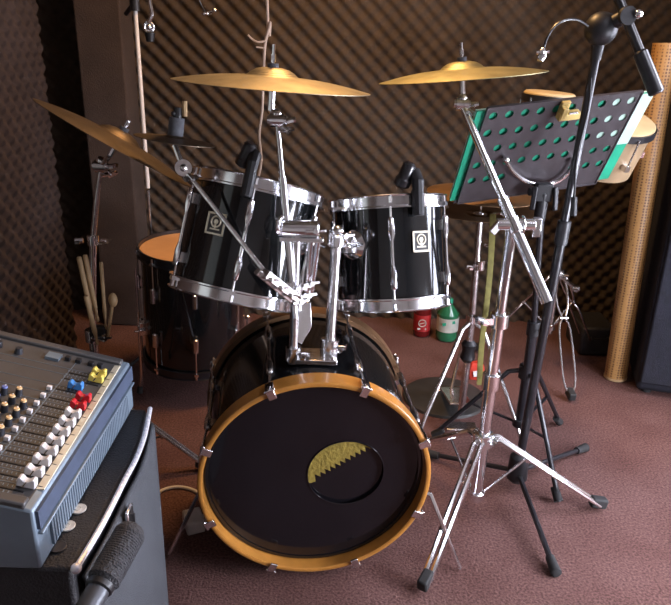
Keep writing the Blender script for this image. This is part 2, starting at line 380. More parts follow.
HL, HR = 0.285, 0.272
mwL = drum_mw(at(247.5, 241, 1.77), rad(11.0), rad(17.5), HL)
mwR = drum_mw(at(389, 253, 1.85), rad(-4.5), rad(16.5), HR)
tl = make_drum('rack_tom', 'larger black rack tom on the left, tilted sideways, badge crossed by a thin rod', 'drum', mwL, 0.168, HL, 6, rad(1), (HL * 0.585, rad(-25), 0.052), group=None)
tr = make_drum('rack_tom', 'smaller upright black rack tom with a bright vertical gleam right of its badge', 'drum', mwR, 0.156, HR, 6, rad(0), (HR * 0.60, rad(29), 0.052))

def mount_plate(t, R, Hh, a, zf):
    n = V((math.sin(a), -math.cos(a), 0)); x = V((math.cos(a), math.sin(a), 0)); up = V((0, 0, 1))
    c = n * R + up * Hh * zf; s = MB()
    s.tube([c - n * 0.004, c + n * 0.006, c + n * 0.016, c + n * 0.020], [0.040, 0.040, 0.030, 0.022], 8)
    s.tube([c + n * 0.018, c + n * 0.040], 0.017, 10)
    s.tube([c + n * 0.030 - up * 0.020, c + n * 0.030 + up * 0.020], 0.019, 10)
    for k in (-1, 1):
        s.tube([c + x * k * 0.030 + n * 0.006, c + x * k * 0.030 + n * 0.016], 0.006, 8)
    wing_nut(s, c + n * 0.034 + x * 0.03, x, 0.012)
    s.build('mount_bracket', 'chrome', t, world=False)
    return WM_real[t.name] @ (c + n * 0.034)
WM_real = {tl.name: mwL, tr.name: mwR}
bL = mount_plate(tl, 0.168, HL, rad(52), 0.60)
bR = mount_plate(tr, 0.156, HR, rad(-38), 0.60)

# floor tom
ft = atz(190, 249, 0.596); FTH = 0.46
fmw = axis_mw(V((-0.575, 2.60, 0.145)), V((0.03, -0.03, 1)))
tf = make_drum('floor_tom', 'black floor tom with tan lit top head, behind the left rack tom', 'drum', fmw, 0.200, FTH, 8, rad(12), None, 'coated_head', hoop='black_metal', short_lugs=True)
for a in (-62, 58, 178):
    a = rad(a); n = V((math.sin(a), -math.cos(a), 0)); p = n * 0.226; s = MB()
    s.tube([p + V((0, 0, 0.40)), p + V((0, 0, -0.06)), p + n * 0.012 + V((0, 0, -0.130))], 0.0055, 8)
    lg = s.build('leg', 'chrome', tf, world=False)
    MB().tube([p + n * 0.010 + V((0, 0, -0.110)), p + n * 0.012 + V((0, 0, -0.136))], [0.010, 0.013], 10).build('rubber_foot', 'rubber', lg, world=False)
    s = MB().box(n * 0.212 + V((0, 0, 0.15)), (0.030, 0.030, 0.055), (V((math.cos(a), math.sin(a), 0)), -n, V((0, 0, 1))))
    wing_nut(s, p + V((math.cos(a), math.sin(a), 0)) * 0.02 + V((0, 0, 0.15)), V((math.cos(a), math.sin(a), 0)))
    s.build('leg_bracket', 'chrome', tf, world=False, bevel=0.003)

# bass drum: local z runs from the back to the front
fc = at(316, 484, 1.473)
zf = V((0.115, -0.99, -0.055)).normalized(); BD = 0.40; RB = 0.280
fc = fc - zf * 0.020
bmw = axis_mw(fc - zf * BD, zf, (0, 0, 1))     # local y = up, local x = left/right
bd = thing('bass_drum', 'large black bass drum lying on its side with amber wooden hoop', 'drum', mw=bmw); WM[bd.name] = Matrix.Identity(4)
BB = lambda s, nm, m_, p=bd, **k: s.build(nm, m_, p, world=False, **k)
sgn = 1 if (bmw.to_3x3() @ V((1, 0, 0))).x > 0 else -1   # local +x to the photo's right?
BB(MB().lathe([(RB - 0.008, 0.01), (RB, 0.01), (RB, BD - 0.012), (RB - 0.008, BD - 0.012)], n=80, closed=True), 'shell', 'black_shell')
# front head with an off-centre port hole
hc = V((sgn * 0.080, 0.004, 0)); hr = 0.100; s = MB(); N = 80
def circ(c, r, z): return [V((c[0] + r * math.cos(2 * PI * j / N), c[1] + r * math.sin(2 * PI * j / N), z)) for j in range(N)]
s.grid([circ((0, 0), RB + 0.004, BD - 0.024), circ((0, 0), RB + 0.004, BD - 0.016), circ((0, 0), RB - 0.004, BD - 0.014), circ((hc.x * .5, hc.y * .5), 0.19, BD - 0.014), circ(hc, hr, BD - 0.014), circ(hc, hr, BD - 0.016)])
BB(s, 'front_head', 'black_head')
BB(MB().torus((hc.x, hc.y, BD - 0.013), (0, 0, 1), hr, 0.0016, 64, 8), 'port_ring', 'black_head')
BB(MB().lathe([(0, 0.006), (RB - 0.006, 0.006), (RB + 0.004, 0.006), (RB + 0.004, 0.018)], n=64), 'back_head', 'smoke_head')
def hoop(z, k): return [(RB + 0.005, z), (RB + 0.005, z + k * 0.046), (RB + 0.008, z + k * 0.048), (RB + 0.015, z + k * 0.048), (RB + 0.018, z + k * 0.046), (RB + 0.018, z)]
BB(MB().lathe(hoop(BD - 0.028, 1), n=96, closed=True), 'front_hoop', 'hoop_wood')
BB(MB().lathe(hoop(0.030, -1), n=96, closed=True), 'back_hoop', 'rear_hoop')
# yellow foam behind the port hole, its lower edge torn into teeth
top = [(-0.125, -0.02), (-0.12, 0.10), (0.08, 0.13), (0.066, 0.088)]
poly = [(-0.125, -0.005)] + [(-0.12, 0.10), (0.02, 0.13), (0.07, 0.11)]
teeth = []; A, Bp = V((0.058, 0.078)), V((-0.082, -0.012)); nT = 11
for i in range(nT):
    p = A.lerp(Bp, i / nT); q = A.lerp(Bp, (i + 0.55) / nT); nrm = V((0.54, -0.84))
    teeth += [tuple(p + nrm * 0.008), tuple(q - nrm * 0.007)]
teeth.append(tuple(Bp + V((0.004, -0.014))))
poly = [(-0.13, -0.04), (-0.12, 0.11), (0.03, 0.14), (0.075, 0.105)] + teeth
s = MB(); s.prism([(sgn * (p[0]) + hc.x, p[1] + hc.y) for p in poly], (0, 0, BD - 0.0205), (1, 0, 0), (0, 1, 0), 0.0040)
BB(s, 'damping_foam', 'yellow_foam')
BB(MB().lathe([(0, BD - 0.0212), (hr + 0.02, BD - 0.0212), (hr + 0.02, BD - 0.0232), (0, BD - 0.0232)], (hc.x, hc.y, 0), (0, 0, 1), 64), 'port_film', 'black_head')  # added disc fills the port so it reflects like the head
for i in range(8):
    a = rad(22.5 + 45 * i); n = V((math.sin(a), math.cos(a), 0)); x = V((math.cos(a), -math.sin(a), 0)); Z = V((0, 0, 1))
    s = MB(); p = n * (RB + 0.016)
    for z, q in ((0.085, 1), (BD - 0.085, -1)):
        s.tube([p + Z * (z - q * 0.014), p + Z * (z - q * 0.008), p + Z * (z + q * 0.035), p + Z * (z + q * 0.06)], [0.0060, 0.0095, 0.0100, 0.0055], 10)
        s.bar(p - n * 0.018 + Z * (z + q * 0.014), p + Z * (z + q * 0.014), 0.016, 0.03, Z)
    s.tube([p + Z * 0.085, p + Z * (BD - 0.085)], 0.0050, 8)
    lg = BB(s, 'lug', 'old_chrome')
    for z, k in ((BD, 1), (0, -1)):
        s = MB(); q = n * (RB + 0.024)
        s.tube([p + Z * (z - k * 0.09), q + Z * (z + k * 0.012)], 0.0034, 6)
        BB(s, 'tension_rod', 'chrome', lg)
        s = MB()
        s.box(n * (RB + 0.0225) + Z * (z + k * 0.006), (0.022, 0.008, 0.036), (x, n, Z))
        s.box(n * (RB + 0.012) + Z * (z + k * 0.0235), (0.020, 0.026, 0.006), (x, n, Z))
        s.tube([q + Z * (z + k * 0.010), q + Z * (z + k * 0.026)], [0.007, 0.005], 8)
        s.bar(q + Z * (z + k * 0.024) - x * 0.014, q + Z * (z + k * 0.024) + x * 0.014, 0.006, 0.005, Z)
        BB(s, 'claw_hook', 'chrome', bevel=0.0015)
inv = bmw.inverted()
for sp, px in ((atz(459, 571, 0.0), 1), (atz(170, 557, 0.0), -1)):
    a0 = inv @ V((fc.x + px * 0.262, 1.60, 0.235)); s = MB()
    e = inv @ (V(sp) + V((0, 0, 0.012))); st = inv @ V((fc.x + px * 0.315, 1.585, 0.22))
    s.tube([a0, st, e], [0.0075, 0.0065, 0.006], 8); s.tube([e, inv @ (V(sp) + V((0, 0, 0.001)))], [0.006, 0.002], 8)
    sr = BB(s, 'spur', 'chrome')
    dd = (st - a0).normalized()
    BB(MB().tube([a0, a0 + dd * 0.012, a0 + dd * 0.03], [0.028, 0.026, 0.014], 12), 'spur_bracket', 'old_chrome', sr)

def shell_top(x, y):
    t = (y - (fc.y - zf.y * BD)) / (zf.y * BD); c = (fc - zf * BD).lerp(fc, t)
    return c.z + math.sqrt(max(0, RB * RB - (x - c.x) ** 2))

# double tom holder on the bass drum
pl = at(293, 368, 1.585); pr_ = at(329, 354, 1.625)
pl.z = shell_top(pl.x, pl.y); pr_.z = shell_top(pr_.x, pr_.y)
plt = at(297, 222, 1.60); prt = at(337, 232, 1.665)
th = thing('tom_holder', 'chrome double tom holder on top of the bass drum', 'drum mount', (pl + pr_) / 2)
s = MB(); mid = (pl + pr_) / 2 + V((0.005, 0, 0.012)); s.box(mid, (0.125, 0.075, 0.014))
for k in (-1, 1):
    for q in (-1, 1): s.tube([mid + V((k * 0.05, q * 0.025, 0.004)), mid + V((k * 0.05, q * 0.025, 0.014))], 0.007, 8)
s.build('base_plate', 'old_chrome', th, bevel=0.003)
for nm, a, b, rr in (('left', pl, plt, 0.0115), ('right', pr_, prt, 0.0140)):
    d = (b - a).normalized()
    po = MB().tube([a + V((0, 0, 0.004)), b], rr, 14).build('post', 'old_chrome', th)
    clamp(MB(), a + d * 0.03, d, rr * 1.75, 0.04).build('post_clamp', 'chrome', po); wing_nut(MB(), a + d * 0.03 + V((0.03, -0.01, 0)), (1, -0.3, 0), 0.013).build('wing_nut', 'chrome', po)
    clamp(MB(), b - d * 0.02, d, rr * 1.6, 0.032).build('post_clamp', 'chrome', po)
s = MB(); e = bL; a = plt - V((0, 0, 0.012)); s.tube([a, a + V((0.0, 0.0, 0.012)), a.lerp(e, 0.5) + V((0, -0.01, 0.012)), e], 0.010, 12); s.sphere(e, 0.019, 10)
k = a + V((0, -0.004, 0)); s.tube([k + V((-0.038, 0, -0.004)), k + V((-0.034, 0, -0.004)), k + V((0.050, 0, -0.004)), k + V((0.054, 0, -0.004))], [0.017, 0.021, 0.021, 0.017], 16); s.torus(k + V((-0.036, -0.004, 0.004)), (1, -0.4, 0), 0.020, 0.006, 20, 8); s.box(k + V((0.012, -0.006, -0.026)), (0.105, 0.030, 0.010))
for dx in (0.034, 0.052): s.tube([k + V((dx, 0.0, -0.02)), at(300 + dx * 210, 292, 1.60)], 0.0075, 10)
wing_nut(s, k + V((0.045, -0.03, -0.0)), (0.2, -1, 0.2), 0.013)
s.build('tom_arm', 'chrome', th, bevel=0.002)
s = MB(); e = bR; a = prt; s.tube([a - V((0, 0, 0.02)), a, a.lerp(e, 0.6) + V((0, 0, 0.006)), e], 0.010, 12); s.sphere(e, 0.018, 10)
s.sphere(a - V((0, 0, 0.004)), 0.021, 10); wing_nut(s, a + V((0.018, -0.028, 0.0)), (0.5, -1, 0), 0.013)
s.build('tom_arm', 'chrome', th)

# ------------------------------------------------------------------ cymbals
def cymbal_profile(R, bell, bow, thick=0.0022):
    rb = R * 0.255; up = []
    up += [(0.0065, bow + bell), (rb * 0.35, bow + bell * 0.97), (rb * 0.65, bow + bell * 0.78), (rb * 0.88, bow + bell * 0.40), (rb, bow + bell * 0.08), (rb * 1.12, bow * 0.97)]
    for i in range(1, 9):
        q = i / 8; r = rb * 1.12 + (R - rb * 1.12) * q; up.append((r, bow * 0.97 * (1 - q ** 1.7)))
    dn = [(r, z - thick * (0.6 if r > R * 0.98 else 1)) for r, z in reversed(up)]
    return up + dn
def cymbal(name, label, c, axis, R, m, group=None, bell=None, bow=None, flip=False):
    pr = cymbal_profile(R, bell or R * 0.085, bow or R * 0.095)
    if flip: pr = [(r, -z) for r, z in pr]
    s = MB().lathe(pr, (0, 0, 0), (0, 0, 1), 96, closed=True)
    o = s.build(name, m, ang=60); mw = axis_mw(V(c), axis); o.matrix_world = mw; WM[o.name] = mw
    return tag(o, label, 'cymbal', group)
CR_C = at(272, 86, 1.67); CR_A = V((0.055, 0.028, 1)).normalized()
RD_C = at(462, 77, 1.93); RD_A = V((-0.105, 0.028, 1)).normalized()
LC_C = at(116, 144, 1.86); LC_A = V((0.475, 0.225, 0.85)).normalized()
SP_C = at(175, 140, 1.66); SP_A = V((0.135, 0.075, 1)).normalized()
HH_C = at(482, 196, 2.28)
cymbal('crash_cymbal', 'wide brass crash cymbal above the gap between the two rack toms', CR_C, CR_A, 0.229, 'bronze')
cymbal('ride_cymbal', 'golden cymbal on the tall boom stand left of the black music desk', RD_C, RD_A, 0.221, 'brass')
cymbal('crash_cymbal', 'dull brown cymbal tilted steeply at far left above the mixer', LC_C, LC_A, 0.224, 'dull_bronze')
cymbal('splash_cymbal', 'small thin dark cymbal under a grey felt sleeve, left of the left rack tom', SP_C, SP_A, 0.095, 'dull_bronze', bell=0.008, bow=0.006)
cymbal('hi_hat_cymbal', 'upper amber cymbal of the hi-hat pair behind the music desk', HH_C + V((0, 0, 0.006)), (0.03, 0.0, 1), 0.184, 'hat_bronze')
cymbal('hi_hat_cymbal', 'lower upturned cymbal of the hi-hat pair behind the music desk', HH_C - V((0, 0, 0.045)), (0, 0, 1), 0.184, 'hat_bronze', flip=True)

def cymbal_top(t, c, axis, felt='grey_rubber', below=0.07, above=0.055, m='chrome', bell=0.04):
    axis = V(axis).normalized(); c = V(c); b = c + axis * bell
    s = MB().tube([c - axis * below, b + axis * above], 0.0040, 8)
    s.tube([c - axis * below, c + axis * (bell - 0.024)], [0.009, 0.0075], 10)
    r_ = s.build('cymbal_rod', m, t)
    s = MB().tube([b - axis * 0.020, b - axis * 0.004], 0.014, 14); s.tube([b + axis * 0.001, b + axis * 0.014], 0.013, 14); s.build('felt_washer', felt, r_)
    s = MB(); wing_nut(s, b + axis * 0.024, axis, 0.011); s.build('wing_nut', m, r_)
    return c - axis * below
def tilter(s, p, d_arm):
    p = V(p); x, y, _ = basis(d_arm)
    s.tube([p - V((0.016, 0, 0)), p + V((0.016, 0, 0))], 0.017, 16); s.tube([p - V((0.022, 0, 0)), p + V((0.022, 0, 0))], 0.011, 12); s.sphere(p + V((0, 0, 0.014)), 0.013, 10); wing_nut(s, p + V((0.022, -0.014, -0.018)), (0.7, -0.5, -0.5), 0.012)
    wing_nut(s, p + V((0.032, 0, 0.0)), (1, 0, 0.2), 0.013)
    return s

# crash arm clamped to the left post
t = thing('crash_cymbal_holder', 'straight chrome rod clamped to the tom holder, carrying the wide brass crash cymbal', 'cymbal arm', at(292, 300, 1.55))
q = cymbal_top(t, CR_C, CR_A, below=0.055, bell=0.036)
lo = at(295, 318, 1.55); hi = at(277, 120, 1.655)
MB().tube([lo, hi.lerp(lo, 0.28)], 0.0095, 12).build('lower_tube', 'chrome', t)
s = MB().tube([hi.lerp(lo, 0.32), hi], 0.0065, 12); tilter(s, hi, (0, 0, 1)); s.tube([hi, q], 0.007, 10); s.build('tilter', 'chrome', t)
cl = at(291, 288, 1.555); d = (hi - lo).normalized()
s = MB(); clamp(s, cl, d, 0.017, 0.032); pk = pl.lerp(plt, 0.52); clamp(s, pk, (plt - pl), 0.019, 0.034); s.bar(cl, pk, 0.022, 0.026)
for dx, dz in ((0.028, 0.006), (0.040, -0.014), (0.022, -0.03), (0.046, 0.016)): wing_nut(s, cl + V((dx, -0.012, dz)), (0.6, -0.8, 0.3), 0.012)
s.build('multi_clamp', 'chrome', t)
s = MB(); s.prism([(-0.022, 0.05), (0.016, 0.05), (0.020, -0.01), (-0.004, -0.055), (-0.016, -0.05)], at(304, 322, 1.60), (1, 0, 0), (0, 0.2, 1), 0.006); s.build('clamp_key', 'chrome', t, bevel=0.001)

# splash boom
t = thing('splash_cymbal_boom', 'thin boom rod running diagonally across the left rack tom to the small dark cymbal', 'cymbal arm', at(275, 282, 1.50))
sa = at(183, 168, 1.645); sb = at(268, 276, 1.50)
s = MB().tube([sa, sb], 0.0062, 10); s.build('boom_rod', 'old_chrome', t)
s = MB(); x_ = V((0.3, -1, 0.2)).normalized(); s.torus(sa - x_ * 0.008, x_, 0.015, 0.006, 20, 8); s.tube([sa - x_ * 0.012, sa + x_ * 0.016], [0.013, 0.020], 16); s.sphere(sa + x_ * 0.012, 0.010, 8)
s.tube([sa, SP_C - SP_A * 0.012], 0.0075, 10); wing_nut(s, sa + V((0.02, -0.02, -0.018)), (0.7, -0.4, -0.6), 0.012); s.build('tilter', 'old_chrome', t)
s = MB().tube([SP_C - SP_A * 0.004, SP_C + SP_A * 0.004, SP_C + SP_A * 0.052], [0.016, 0.0185, 0.0180], 16); s.build('felt_sleeve', 'grey_rubber', t)
s = MB().tube([SP_C + SP_A * 0.05, SP_C + SP_A * 0.075], [0.011, 0.009], 10); s.sphere(SP_C + SP_A * 0.062 + V((-0.008, -0.008, 0)), 0.006, 8); s.build('wing_nut', 'black_plastic', t)
MB().tube([SP_C + SP_A * 0.055 + V((0.018, 0, 0)), SP_C + SP_A * 0.09 + V((0.014, 0, 0))], 0.006, 8).build('wooden_plug', 'stick', t)
s = MB(); e = at(296, 298, 1.545); s.bar(sb - (e - sb) * 0.15, e, 0.034, 0.020); s.bar(sb + V((-0.025, -0.004, 0.012)), e + V((0, 0, -0.014)), 0.020, 0.016)
for f in (0.15, 0.5, 0.85): wing_nut(s, sb.lerp(e, f) + V((0, -0.02, 0.006)), (0, -1, 0.3), 0.010)
s.build('boom_clamp', 'old_chrome', t, bevel=0.002)

# ------------------------------------------------------------------ stands
def smooth(pts, n=5):
    out = []
    for i in range(len(pts) - 1):
        p0, p1, p2, p3 = pts[max(i - 1, 0)], pts[i], pts[i + 1], pts[min(i + 2, len(pts) - 1)]
        for k in range(n):
            q = k / n; out.append(0.5 * ((2 * p1) + (p2 - p0) * q + (2 * p0 - 5 * p1 + 4 * p2 - p3) * q * q + (3 * p1 - p0 - 3 * p2 + p3) * q ** 3))
    return out + [pts[-1]]
def chrome_tripod(t, cx, cy, hub, low, feet, r_pole=0.0125, m='chrome', brace_f=0.55, leg_r=0.0065, bow=False):
    hubp = V((cx, cy, hub)); lowp = V((cx, cy, low))
    hb = clamp(MB(), hubp, (0, 0, 1), r_pole * 1.9, 0.045).build('hub', m, t); clamp(MB(), lowp, (0, 0, 1), r_pole * 1.6, 0.025).build('brace_collar', m, t)
    wing_nut(MB(), hubp + V((0.03, -0.015, 0)), (1, -0.5, 0), 0.013).build('wing_nut', m, hb)
    for fx, fy in feet:
        d = V((fx - cx, fy - cy, 0)).normalized(); sd = V((-d.y, d.x, 0)); foot = V((fx, fy, 0.022)); s = MB()
        a = hubp + d * r_pole * 1.8
        if bow:
            for k in (-1, 1): s.tube(smooth([a.lerp(foot, q) + sd * k * w_ for q, w_ in ((0, 0.006), (0.08, 0.024), (0.26, 0.022), (0.36, 0.007), (0.46, 0.024), (0.86, 0.026), (0.97, 0.008))], 3), leg_r, 8)
            s.tube([a.lerp(foot, 0.36) - sd * 0.018, a.lerp(foot, 0.36) + sd * 0.018], 0.007, 8)
        else:
            for k in (-1, 1): s.tube([a + sd * k * 0.011, a + sd * k * 0.011 + d * 0.02 + V((0, 0, 0.001)), foot + sd * k * 0.009], leg_r, 8)
        lg = s.build('leg', m, t)
        s = MB(); mp = a.lerp(foot, brace_f); s.tube([lowp + d * r_pole, mp], 0.0042, 8); s.tube([mp - sd * 0.016, mp + sd * 0.016], 0.005, 8); s.build('brace', m, lg)
        MB().bar(foot - d * 0.030 + V((0, 0, 0.014)), foot + d * 0.022 + V((0, 0, 0.004)), 0.030, 0.034).build('rubber_foot', 'rubber', lg, bevel=0.006)
def third(cx, cy, f0):
    d = V((f0[0] - cx, f0[1] - cy)); out = [tuple(f0)]
    for a in (120, 240):
        c, s_ = math.cos(rad(a)), math.sin(rad(a)); out.append((cx + d.x * c - d.y * s_, cy + d.x * s_ + d.y * c))
    return out

# ride boom stand
f1, f2 = atz(598, 510), atz(424, 590)
cx, cy = 0.452, 1.79
t = thing('cymbal_stand', 'tall chrome boom cymbal stand with wide double-braced legs right of the bass drum', 'cymbal stand', (cx, cy, 0))
ct = V((cx + 0.012, cy, 0.925)); kn1 = V((cx + 0.008, cy, 0.66)); kn2 = V((cx + 0.005, cy, 0.47))
chrome_tripod(t, cx, cy, 0.275, 0.075, [(f1.x, f1.y), (f2.x, f2.y), (0.25, 2.13)], 0.0165, brace_f=0.30, leg_r=0.0076)
MB().tube([V((cx, cy, 0.055)), kn2], 0.0185, 16).build('lower_tube', 'chrome', t)
MB().tube([kn2, kn1], 0.0175, 16).build('middle_tube', 'chrome', t)
MB().tube([kn1, ct], 0.0150, 16).build('upper_tube', 'chrome', t)
s = MB(); clamp(s, kn1, (0, 0, 1), 0.027, 0.042); s.bar(kn1 - V((0.02, 0.01, 0)), kn1 - V((0.05, 0.02, -0.004)), 0.016, 0.018); wing_nut(s, kn1 + V((-0.055, -0.022, 0.006)), (-1, -0.3, 0.3), 0.017)
s.build('height_collar', 'chrome', t); clamp(MB(), kn2, (0, 0, 1), 0.026, 0.05).build('height_collar', 'chrome', t)
bt = at(462, 104, 1.915); bl = at(547, 302, 1.70); bc = at(515, 226, 1.765)
s = MB(); dB = (bt - bl).normalized(); s.tube([bl, bl.lerp(bt, 0.52)], 0.0155, 14); bo = s.build('boom_tube', 'chrome', t)
MB().tube([bl.lerp(bt, 0.5), bt], 0.0108, 12).build('boom_rod', 'chrome', bo)
bq = bl.lerp(bt, 0.385)
s = MB(); clamp(s, bq, dB, 0.020, 0.042); s.tube([bq + V((-0.045, 0, 0)), bq + V((0.055, 0, 0.002))], 0.016, 14); clamp(s, ct, (0, 0, 1), 0.018, 0.05); s.bar(ct, bq, 0.03, 0.03)
s.torus(bq + V((0.022, 0.0, 0.0)), (1, 0, 0), 0.023, 0.004, 24, 8)
s.box(bq + V((0.06, 0, -0.004)), (0.02, 0.02, 0.05)); s.bar(bq + V((-0.04, -0.005, 0.004)), bq + V((-0.06, -0.01, -0.02)), 0.014, 0.02); s.build('boom_clamp', 'chrome', t, bevel=0.002)
q = cymbal_top(t, RD_C, RD_A, below=0.06, above=0.05, bell=0.036)
s = MB(); tilter(s, bt, (0, 0, 1)); s.tube([bt, q], 0.0075, 10); s.build('tilter', 'old_chrome', t)

# left crash stand
cx, cy = at(93, 340, 1.92).x, 1.92
tp = at(101, 166, 1.90); cj = at(93, 240, 1.91)
fA = atz(205, 470)
t = thing('cymbal_stand', 'slim chrome stand behind the mixer holding the steeply tilted brown cymbal', 'cymbal stand', (cx, cy, 0))
chrome_tripod(t, cx, cy, 0.30, 0.10, third(cx, cy, (fA.x, fA.y)), 0.012, 'old_chrome')
MB().tube([V((cx, cy, 0.08)), V((cx, cy, 0.52))], 0.0130, 14).build('lower_tube', 'old_chrome', t)
MB().tube([V((cx, cy, 0.50)), cj], 0.0100, 14).build('middle_tube', 'chrome', t)
MB().tube([cj, at(97, 195, 1.905), tp], [0.0085, 0.0085, 0.0060], 12).build('upper_tube', 'old_chrome', t)
s = MB(); clamp(s, cj, (0, 0, 1), 0.016, 0.03); wing_nut(s, cj + V((0.035, -0.01, 0.0)), (1, -0.2, 0.1), 0.014); wing_nut(s, cj - V((0.035, 0.01, 0)), (-1, -0.2, 0), 0.014)
s.build('height_collar', 'chrome', t); s = MB(); clamp(s, V((cx, cy, 0.52)), (0, 0, 1), 0.022, 0.04); wing_nut(s, V((cx + 0.03, cy - 0.02, 0.53)), (1, -0.6, 0), 0.015); s.build('height_collar', 'chrome', t)
q = cymbal_top(t, LC_C, LC_A, below=0.035, above=0.035, bell=0.036)
s = MB(); tilter(s, tp, (0, 0, 1)); s.tube([tp, q], 0.007, 10); wing_nut(s, tp + V((0.03, -0.02, -0.015)), (0.8, -0.4, -0.4), 0.012); s.build('tilter', 'chrome', t)

# stick holder and sticks on that stand
hp = at(99, 333, 1.895)
t = thing('stick_holder', 'small dark clip-on holder gripping drumsticks on the slim left stand', 'holder', hp)
s = MB(); s.box(hp, (0.050, 0.03, 0.05)); s.build('cup', 'black_plastic', t, bevel=0.008)
s = MB(); wing_nut(s, hp + V((0.02, -0.026, 0)), (0, -1, 0), 0.014); s.tube([hp + V((-0.02, -0.014, -0.01)), hp + V((0.02, -0.014, -0.02))], 0.005, 8); s.build('clip', 'chrome', t)
def stick(a, b, label, r=0.0072, tipr=0.0055):
    a, b = V(a), V(b); d = (b - a); L = d.length; d = d / L
    s = MB().tube([a, a + d * 0.004, a + d * L * 0.72, b - d * 0.022, b - d * 0.014, b - d * 0.004, b], [r * 0.8, r, r, r * 0.45, tipr, tipr * 0.9, 0.001], 10)
    o = s.build('drumstick', 'stick', loc=a); return tag(o, label, 'drumstick', 'drumsticks on the left cymbal stand')
stick(at(79, 257, 1.855), at(93, 322, 1.870), 'leftmost pale drumstick leaning on the slim stand behind the mixer')
stick(at(85, 255, 1.865), at(98, 322, 1.885), 'drumstick just right of the leftmost one on the slim stand')
stick(at(86, 296, 1.84), at(98, 345, 1.862), 'short lower drumstick sticking up beside the small dark holder')
stick(at(101, 262, 1.90), at(106, 330, 1.89), 'thin drumstick standing on the right side of the slim stand pole', 0.0055, 0.004)
a = at(113, 300, 1.90); s = MB().tube([at(108, 336, 1.89), a], 0.005, 8); s.sphere(a, 0.013, 10, (1, 1, 1.7))
t = tag(s.build('mallet', 'stick', loc=at(108, 336, 1.89)), 'small mallet with an oval wooden head right of the drumsticks', 'mallet')

# hi-hat stand
hx, hy = 0.488, 2.28
t = thing('hi_hat_stand', 'chrome hi-hat stand with black lower section behind the boom stand', 'cymbal stand', (hx, hy, 0))
topz = HH_C.z
MB().tube([V((hx, hy, 0.46)), V((HH_C.x, hy, topz - 0.055))], 0.0125, 14).build('upper_tube', 'old_chrome', t)
MB().tube([V((hx - 0.004, hy, 0.09)), V((hx, hy, 0.47))], 0.0140, 14).build('lower_tube', 'old_chrome', t)
s = MB(); s.tube([V((hx - .002, hy, 0.295)), V((hx - .002, hy, 0.31)), V((hx - .001, hy, 0.34)), V((hx - .001, hy, 0.365)), V((hx - .001, hy, 0.38))], [0.016, 0.028, 0.022, 0.028, 0.016], 14); s.build('height_knob', 'black_plastic', t)
MB().tube([V((HH_C.x, hy, topz - 0.06)), V((HH_C.x, hy, topz + 0.16))], 0.0034, 8).build('pull_rod', 'chrome', t)
s = MB(); clamp(s, V((HH_C.x, hy, topz + 0.048)), (0, 0, 1), 0.012, 0.04); wing_nut(s, V((HH_C.x + 0.02, hy, topz + 0.05)), (1, 0, 0), 0.011); s.build('clutch', 'chrome', t); clamp(MB(), V((HH_C.x, hy, topz - 0.068)), (0, 0, 1), 0.024, 0.018).build('cymbal_seat', 'chrome', t)
s = MB(); mz = 0.665; clamp(s, V((hx + .006, hy, mz)), (0, 0, 1), 0.020, 0.035)
wing_nut(s, V((hx + .04, hy - .01, mz + 0.01)), (1, -0.2, 0.2), 0.014); wing_nut(s, V((hx - .03, hy - .01, mz - 0.005)), (-1, -0.2, 0.1), 0.014); wing_nut(MB(), V((hx + .022, hy - .008, mz + 0.075)), (1, -0.2, 0.1), 0.011).build('wing_nut', 'chrome', t)
s.build('memory_lock', 'chrome', t); clamp(MB(), V((hx, hy, 0.465)), (0, 0, 1), 0.022, 0.03).build('height_collar', 'chrome', t)
for ang_ in (222, 318, 90):
    a = rad(ang_); d = V((math.cos(a), math.sin(a), 0)); s = MB(); f = V((hx, hy, 0)) + d * 0.27
    s.tube([V((hx, hy, 0.45)) + d * 0.015, V((hx, hy, 0.435)) + d * 0.05, f + V((0, 0, 0.15)) - d * 0.06, f + V((0, 0, 0.02))], 0.0075, 8)
    lg = s.build('leg', 'old_chrome', t); MB().bar(f - d * 0.02 + V((0, 0, 0.024)), f + d * 0.02 + V((0, 0, 0.014)), 0.024, 0.026).build('rubber_foot', 'rubber', lg, bevel=0.005)
s = MB(); s.box((hx, hy + 0.16, 0.065), (0.09, 0.27, 0.010), (V((1, 0, 0)), V((0, 0.96, -0.26)), V((0, 0.26, 0.96)))); s.box((hx, hy, 0.014), (0.12, 0.06, 0.024)); s.box((hx, hy + 0.30, 0.014), (0.10, 0.05, 0.026)); s.build('foot_pedal', 'old_chrome', t, bevel=0.004)

# thin dark round disc under the hi-hat
mc = atz(444, 398, 0.0)
o = MB().lathe([(0, 0.014), (0.155, 0.014), (0.168, 0.010), (0.172, 0.0), (0, 0.0)], n=64).build('floor_mat', 'mat_black', loc=(mc.x, mc.y, 0))
o.location = (mc.x, mc.y, 0.001); me = o.data
for v_ in me.vertices: v_.co.x += mc.x; v_.co.y += mc.y
tag(o, 'dark round rubber mat on the carpet behind the bass drum', 'mat')

